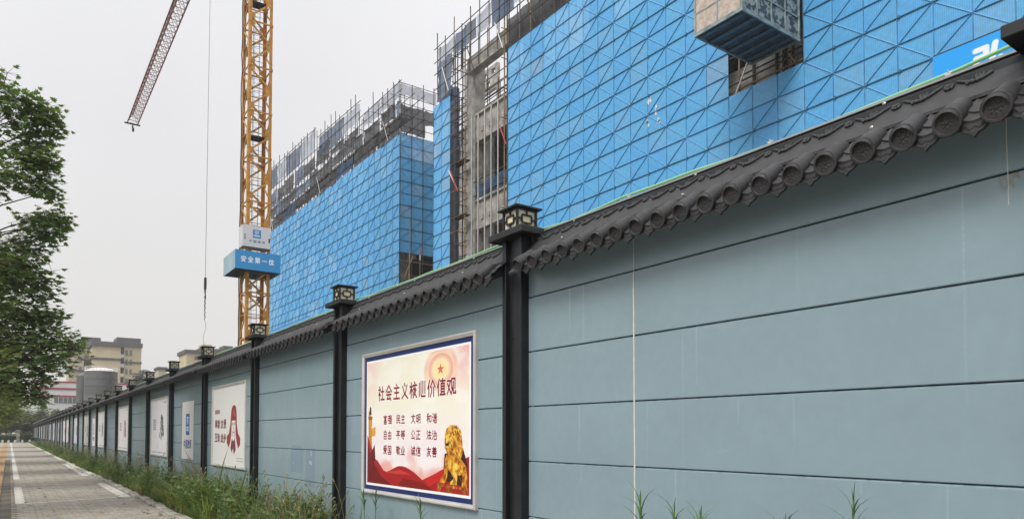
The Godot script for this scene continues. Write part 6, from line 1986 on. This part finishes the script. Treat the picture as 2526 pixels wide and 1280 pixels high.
func trees() -> void:
	sprays = [spray_mesh(3, 8, 0.13, 0.20), spray_mesh(4, 8, 0.13, 0.22)]
	var g := "street trees along the pavement"
	var dk := Color(0.19, 0.275, 0.12)
	# nearest tree: its branches reaching into the picture, then the rest of its crown
	var base := Vector3(-2.4, 0, -17)
	var bl := []
	for a: Array in [[-0.25, 8.25, 0.42, 26], [0.05, 8.3, 0.22, 12], [-0.1, 7.75, 0.36, 24], [0.36, 8.0, 0.24, 16], [0.52, 7.75, 0.22, 16], [0.30, 7.55, 0.30, 22], [0.05, 7.15, 0.36, 24], [0.42, 6.95, 0.26, 18], [0.20, 6.6, 0.36, 26], [0.50, 6.55, 0.26, 18], [-0.2, 6.35, 0.4, 26], [0.55, 6.15, 0.26, 18], [0.35, 5.85, 0.32, 24], [0.66, 5.8, 0.20, 12], [0.55, 5.55, 0.26, 16], [0.10, 5.2, 0.40, 32], [0.25, 4.8, 0.36, 28], [-0.1, 4.5, 0.5, 40], [0.45, 4.45, 0.32, 24], [0.60, 4.05, 0.30, 22], [0.30, 3.85, 0.42, 34], [0.0, 3.5, 0.5, 44], [0.50, 3.45, 0.30, 22], [0.85, 3.45, 0.22, 13], [1.02, 3.25, 0.18, 10], [0.80, 3.05, 0.20, 12], [0.25, 3.0, 0.38, 30], [0.55, 2.75, 0.26, 16], [-0.1, 2.75, 0.42, 34], [0.15, 2.4, 0.30, 20], [0.45, 2.3, 0.18, 9]]:
		bl.append([Vector3(a[0] - base.x, a[1], rng.randf_range(-0.7, 0.7)), a[2] * 1.15, a[3] * 0.82])
	bl.append_array(round_crown(Vector3(-0.4, 5.6, 0), Vector3(2.3, 3.0, 2.6), 24, 26, 0.8, 21))
	tree("nearest street tree with dark lobed leaves reaching over the pavement", base, 6.0, 0.16, bl, dk, 31, 1.0, g)
	var spots := [[-2.35, -25.0, 5.6, 2.85, 3.2, 0], [-2.4, -34.0, 5.4, 2.9, 3.3, 1], [-2.4, -45.0, 5.3, 3.0, 3.2, 0], [-2.3, -58.0, 5.2, 3.1, 3.1, 1], [-2.2, -76.0, 5.2, 3.3, 3.0, 0], [-2.0, -100.0, 5.2, 3.4, 2.9, 1]]
	var tints := [Color(0.27, 0.38, 0.105), Color(0.33, 0.41, 0.10)]
	for i in spots.size():
		var s: Array = spots[i]
		var c := round_crown(Vector3(0.25, s[2], 0), Vector3(s[3], s[4], s[3]), 36, 32, 0.8, 50 + i)
		tree("green street tree, %s in the row from the near end" % ordinal(i + 1), Vector3(s[0], 0, s[1]), 4.6, 0.14, c, tints[s[5]], 60 + i, 1.1 + 0.12 * i, g)
	# yellow-green trees closing the view
	var far := [[-8.0, -176.0, Color(0.25, 0.26, 0.065)], [-3.0, -172.0, Color(0.31, 0.29, 0.07)], [2.5, -178.0, Color(0.19, 0.23, 0.07)], [7.5, -172.0, Color(0.16, 0.20, 0.07)], [-5.5, -162.0, Color(0.24, 0.26, 0.07)], [0.2, -164.0, Color(0.17, 0.22, 0.07)], [4.6, -166.0, Color(0.14, 0.19, 0.07)], [-0.5, -186.0, Color(0.13, 0.17, 0.07)], [10.5, -180.0, Color(0.13, 0.17, 0.07)]]
	for i in far.size():
		var s: Array = far[i]
		var c := round_crown(Vector3(0, 3.9, 0), Vector3(2.9, 2.5, 2.6), 22, 34, 1.0, 90 + i)
		tree("low yellow-green tree beyond the pavement end, %s from left" % ["first", "third", "sixth", "eighth", "second", "fifth", "seventh", "fourth", "ninth"][i], Vector3(s[0], 0, s[1]), 3.0, 0.15, c, s[2], 95 + i, 2.2, "trees closing the pavement")
	# dark trees on the slope behind the tank
	var hill := [[30.2, -222.0, 19.6, 3.0], [27.2, -224.0, 17.2, 2.6], [24.2, -226.0, 16.4, 2.4], [11.5, -209.0, 13.4, 1.5], [14.2, -209.0, 13.2, 1.8], [36.5, -218.0, 17.6, 2.0]]
	for i in hill.size():
		var s: Array = hill[i]
		var c := round_crown(Vector3(0, s[2] - s[3], 0), Vector3(s[3] * 0.8, s[3] * 0.8, s[3] * 0.8), 14, 30, s[3] * 0.4, 120 + i)
		tree(["dark round tree right of the tank", "dull tree behind the tank's right side", "low tree hidden behind the tank", "small dark tree above the works roof, left", "small dark tree above the works roof, right", "green tree between two far lanterns"][i], Vector3(s[0], 0, s[1]), s[2] - s[3], 0.2, c, [Color(0.045, 0.06, 0.045), Color(0.075, 0.07, 0.05), Color(0.06, 0.07, 0.045), Color(0.05, 0.06, 0.04), Color(0.05, 0.06, 0.04), Color(0.10, 0.13, 0.05)][i], 130 + i, 2.4, "trees on the slope")
	# clipped hedge closing the end of the pavement
	var h := thing("hedge", "dark clipped hedge across the far end of pavement", "hedge", Vector3(-2, 0, -156))
	var places := []
	var cols := []
	rng.seed = 201
	for i in 2000:
		var p := Vector3(rng.randf_range(-9, 5.8), rng.randf_range(0.1, 1.35) + (0.3 if rng.randf() < 0.3 else 0.0), rng.randf_range(-0.8, 0.8))
		places.append(Transform3D(Basis(Vector3.UP, rng.randf() * TAU).scaled(Vector3.ONE * 1.6), p))
		var k := rng.randf_range(0.7, 1.3)
		cols.append(Color(0.09 * k, 0.15 * k, 0.06 * k))
	foliage(h, "crown", sprays[0], places, cols)
	var core := MB.new()
	for i in 60:
		var o := Vector3(rng.randf_range(-9, 5.8), 0, rng.randf_range(-0.6, 0.6))
		core.tube(o, o + Vector3(rng.randf_range(-0.2, 0.2), 1.1, 0), 0.02, 0.01, 4, false)
	part(h, "twigs", core.mesh(mats["bark"]))

func blade(b: MB, o: Vector3, a: float, ln: float, w: float, lean: float) -> void:
	var d := Vector3(cos(a), 0, sin(a))
	var s := Vector3(-d.z, 0, d.x)
	var prev := o
	var pw := w
	for i in 4:
		var u := (i + 1) / 4.0
		var p := o + Vector3(0, ln * (u - 0.35 * lean * u * u), 0) + d * ln * lean * u * u * 0.8
		var nw := w * (1.0 - u * u) + 0.0005
		b.quad(prev - s * pw, prev + s * pw, p + s * nw, p - s * nw)
		prev = p
		pw = nw

func verge() -> void:
	rng.seed = 7
	var tufts := []
	for k in 3:
		var b := MB.new()
		for i in 16: blade(b, Vector3(rng.randf_range(-0.06, 0.06), 0, rng.randf_range(-0.06, 0.06)), rng.randf() * TAU, rng.randf_range(0.55, 1.0), rng.randf_range(0.006, 0.011), rng.randf_range(0.15, 1.0))
		tufts.append(b.mesh(mats["blade"]))
	var lists := [[], [], []]
	var tints := [[], [], []]
	for i in 5200:
		var u := pow(rng.randf(), 1.7)
		var z := -6.5 - u * 150.0
		var x := rng.randf_range(2.78, 3.58)
		var edge := smoothstep(2.7, 3.1, x)
		var near := smoothstep(-30.0, -12.0, z)
		var hgt := lerpf(0.36, 0.62, near) * rng.randf_range(0.55, 1.25) * lerpf(0.55, 1.0, edge)
		if rng.randf() < 0.10: hgt *= 1.6
		if z > -17.5 and z < -13.2 and rng.randf() < 0.5: hgt *= 1.65
		if z > -13.2 and rng.randf() < 0.72: continue
		hgt *= 0.88
		var k := rng.randi_range(0, 2)
		var wide := lerpf(2.2, 1.0, smoothstep(-60.0, -20.0, z))
		lists[k].append(Transform3D(Basis(Vector3.UP, rng.randf() * TAU).scaled(Vector3(wide, 1.0, wide) * Vector3(hgt * 1.4, hgt, hgt * 1.4)), Vector3(x, 0.01, z)))
		var c := Color(0.20, 0.28, 0.075)
		var r := rng.randf()
		if r < 0.18: c = Color(0.36, 0.32, 0.13)
		elif r < 0.45: c = Color(0.15, 0.22, 0.07)
		elif r < 0.6: c = Color(0.26, 0.33, 0.075)
		var br := rng.randf_range(0.8, 1.2)
		tints[k].append(c * br)
	for k in 3:
		foliage(self, "grass", tufts[k], lists[k], tints[k])
		var g := get_child(get_child_count() - 1)
		g.set_meta("kind", "stuff")
		g.set_meta("label", "rank green grass along the foot of the hoarding")
		g.set_meta("category", "grass")
	# broad-leaved weeds among the grass
	var wb := MB.new()
	rng.seed = 91
	for i in 5:
		var a := rng.randf() * TAU
		var tip := Vector3(cos(a) * 0.25, rng.randf_range(0.6, 1.0), sin(a) * 0.25)
		wb.tube(Vector3.ZERO, tip, 0.006, 0.003, 4, false)
		for j in 8:
			var o := Vector3.ZERO.lerp(tip, 0.25 + 0.75 * j / 8.0)
			var la := rng.randf() * TAU
			var dir := Vector3(cos(la), 0.35, sin(la)).normalized()
			leaf_fan(wb, o, dir, dir.cross(Vector3.UP).normalized(), rng.randf_range(0.07, 0.13))
	var wm := wb.mesh(mats["leaf"])
	var places := []
	var cols := []
	for i in 420:
		var z := -9.0 - pow(rng.randf(), 1.5) * 110.0
		var s := rng.randf_range(0.35, 0.8) * lerpf(1.0, 1.25, smoothstep(-30.0, -14.0, z))
		places.append(Transform3D(Basis(Vector3.UP, rng.randf() * TAU).scaled(Vector3.ONE * s), Vector3(rng.randf_range(2.85, 3.5), 0.01, z)))
		var k := rng.randf_range(0.8, 1.25)
		cols.append(Color(0.13 * k, 0.21 * k, 0.065 * k))
	foliage(self, "weeds", wm, places, cols)
	var gw := get_child(get_child_count() - 1)
	gw.set_meta("kind", "stuff")
	gw.set_meta("label", "leafy weeds mixed through the grass by the hoarding")
	gw.set_meta("category", "weeds")
	# dry stalks with drooping seed heads
	var sb := MB.new()
	rng.seed = 93
	for i in 4:
		var a := rng.randf() * TAU
		var pts := PackedVector3Array()
		for j in 7: pts.append(Vector3(cos(a) * 0.16 * pow(j / 6.0, 2.0) + 0.05 * i, (0.75 + 0.1 * i) * (j / 6.0) - 0.10 * pow(j / 6.0, 6.0), sin(a) * 0.16 * pow(j / 6.0, 2.0)))
		sb.path(pts, 0.0028, 4)
		var d := (pts[6] - pts[5]).normalized()
		sb.tube(pts[6], pts[6] + d * 0.05 + Vector3(0, -0.012, 0), 0.008, 0.010, 6, false)
		sb.tube(pts[6] + d * 0.05 + Vector3(0, -0.012, 0), pts[6] + d * 0.09 + Vector3(0, -0.04, 0), 0.010, 0.003, 6, false)
	var sm := sb.mesh(mats["blade"])
	places = []
	cols = []
	for i in 420:
		var z := -8.5 - pow(rng.randf(), 1.6) * 90.0
		places.append(Transform3D(Basis(Vector3.UP, rng.randf() * TAU).scaled(Vector3.ONE * rng.randf_range(0.55, 1.05)), Vector3(rng.randf_range(2.9, 3.5), 0.01, z)))
		var k := rng.randf_range(0.8, 1.2)
		cols.append((Color(0.40, 0.33, 0.17) if rng.randf() < 0.5 else Color(0.24, 0.30, 0.10)) * k)
	foliage(self, "dry_grass", sm, places, cols)
	gw = get_child(get_child_count() - 1)
	gw.set_meta("kind", "stuff")
	gw.set_meta("label", "thin dry stalks with seed heads above the grass")
	gw.set_meta("category", "grass")
	# fallen leaves on the blocks
	var lb := MB.new()
	leaf_fan(lb, Vector3.ZERO, Vector3(1, 0.05, 0).normalized(), Vector3(0, 0, 1), 0.11)
	var lm := lb.mesh(mats["leaf"])
	places = []
	cols = []
	for i in 130:
		var z := -13.0 - pow(rng.randf(), 1.3) * 50.0
		var x := rng.randf_range(-1.2, 2.5) if rng.randf() < 0.55 else rng.randf_range(2.1, 2.6)
		places.append(Transform3D(Basis(Vector3.UP, rng.randf() * TAU).scaled(Vector3.ONE * rng.randf_range(0.6, 1.2)), Vector3(x, 0.034, z)))
		cols.append([Color(0.22, 0.14, 0.06), Color(0.14, 0.10, 0.06), Color(0.26, 0.22, 0.08)][i % 3])
	foliage(self, "fallen_leaves", lm, places, cols)
	gw = get_child(get_child_count() - 1)
	gw.set_meta("kind", "stuff")
	gw.set_meta("label", "brown fallen leaves scattered over the pavement blocks")
	gw.set_meta("category", "leaves")
	# single stems standing up in front of the near boards
	var list := [[3.40, -3.30, 1.19, 0, "slender green weed stem left of the sealant seam foot"], [3.42, -3.08, 1.16, 1, "short spiky green weed, second stem right of the seam"], [3.40, -2.86, 1.13, 2, "branching green weed, third stem right of the seam"], [3.42, -2.30, 1.14, 3, "drooping thin green weed between the seam and tall stem"], [3.42, -1.93, 1.33, 4, "tallest green weed stem in front of the near boards"], [3.40, -7.72, 0.92, 5, "wiry weed stem under the left corner of large poster"], [3.42, -7.50, 0.93, 6, "second wiry weed stem under the large poster's left"], [3.42, -6.38, 0.88, 7, "leafy weed stem under the middle of large poster"]]
	for a: Array in list:
		rng.seed = 400 + int(a[3])
		var t := thing("weed_plant", a[4], "plant", Vector3(a[0], 0.012, a[1]), "single weeds before the near boards")
		var b := MB.new()
		var hh: float = a[2]
		var sway := rng.randf_range(-0.05, 0.05)
		var pts := PackedVector3Array()
		for i in 7: pts.append(Vector3(-0.02 * i / 6.0, hh * 0.95 * i / 6.0, sway * pow(i / 6.0, 2.0)))
		b.path(pts, 0.0045, 5)
		part(t, "stem", b.mesh(mats["weed_green"]))
		for i in 11:
			var lf := MB.new()
			var u := 1.0 - 0.02 * i - rng.randf() * 0.01
			var o := Vector3(-0.02 * u, hh * 0.95 * u, sway * u * u)
			var ang := rng.randf() * TAU
			if i % 3 != 2: ang = (PI * 0.5 if i % 2 == 0 else -PI * 0.5) + rng.randf_range(-0.6, 0.6)
			var lean := 0.12 if i < 2 else rng.randf_range(0.5, 1.1)
			blade(lf, o, ang, rng.randf_range(0.14, 0.30) if i > 1 else 0.10, rng.randf_range(0.0045, 0.0075), lean)
			part(t, "leaf", lf.mesh(mats["weed_green"]))
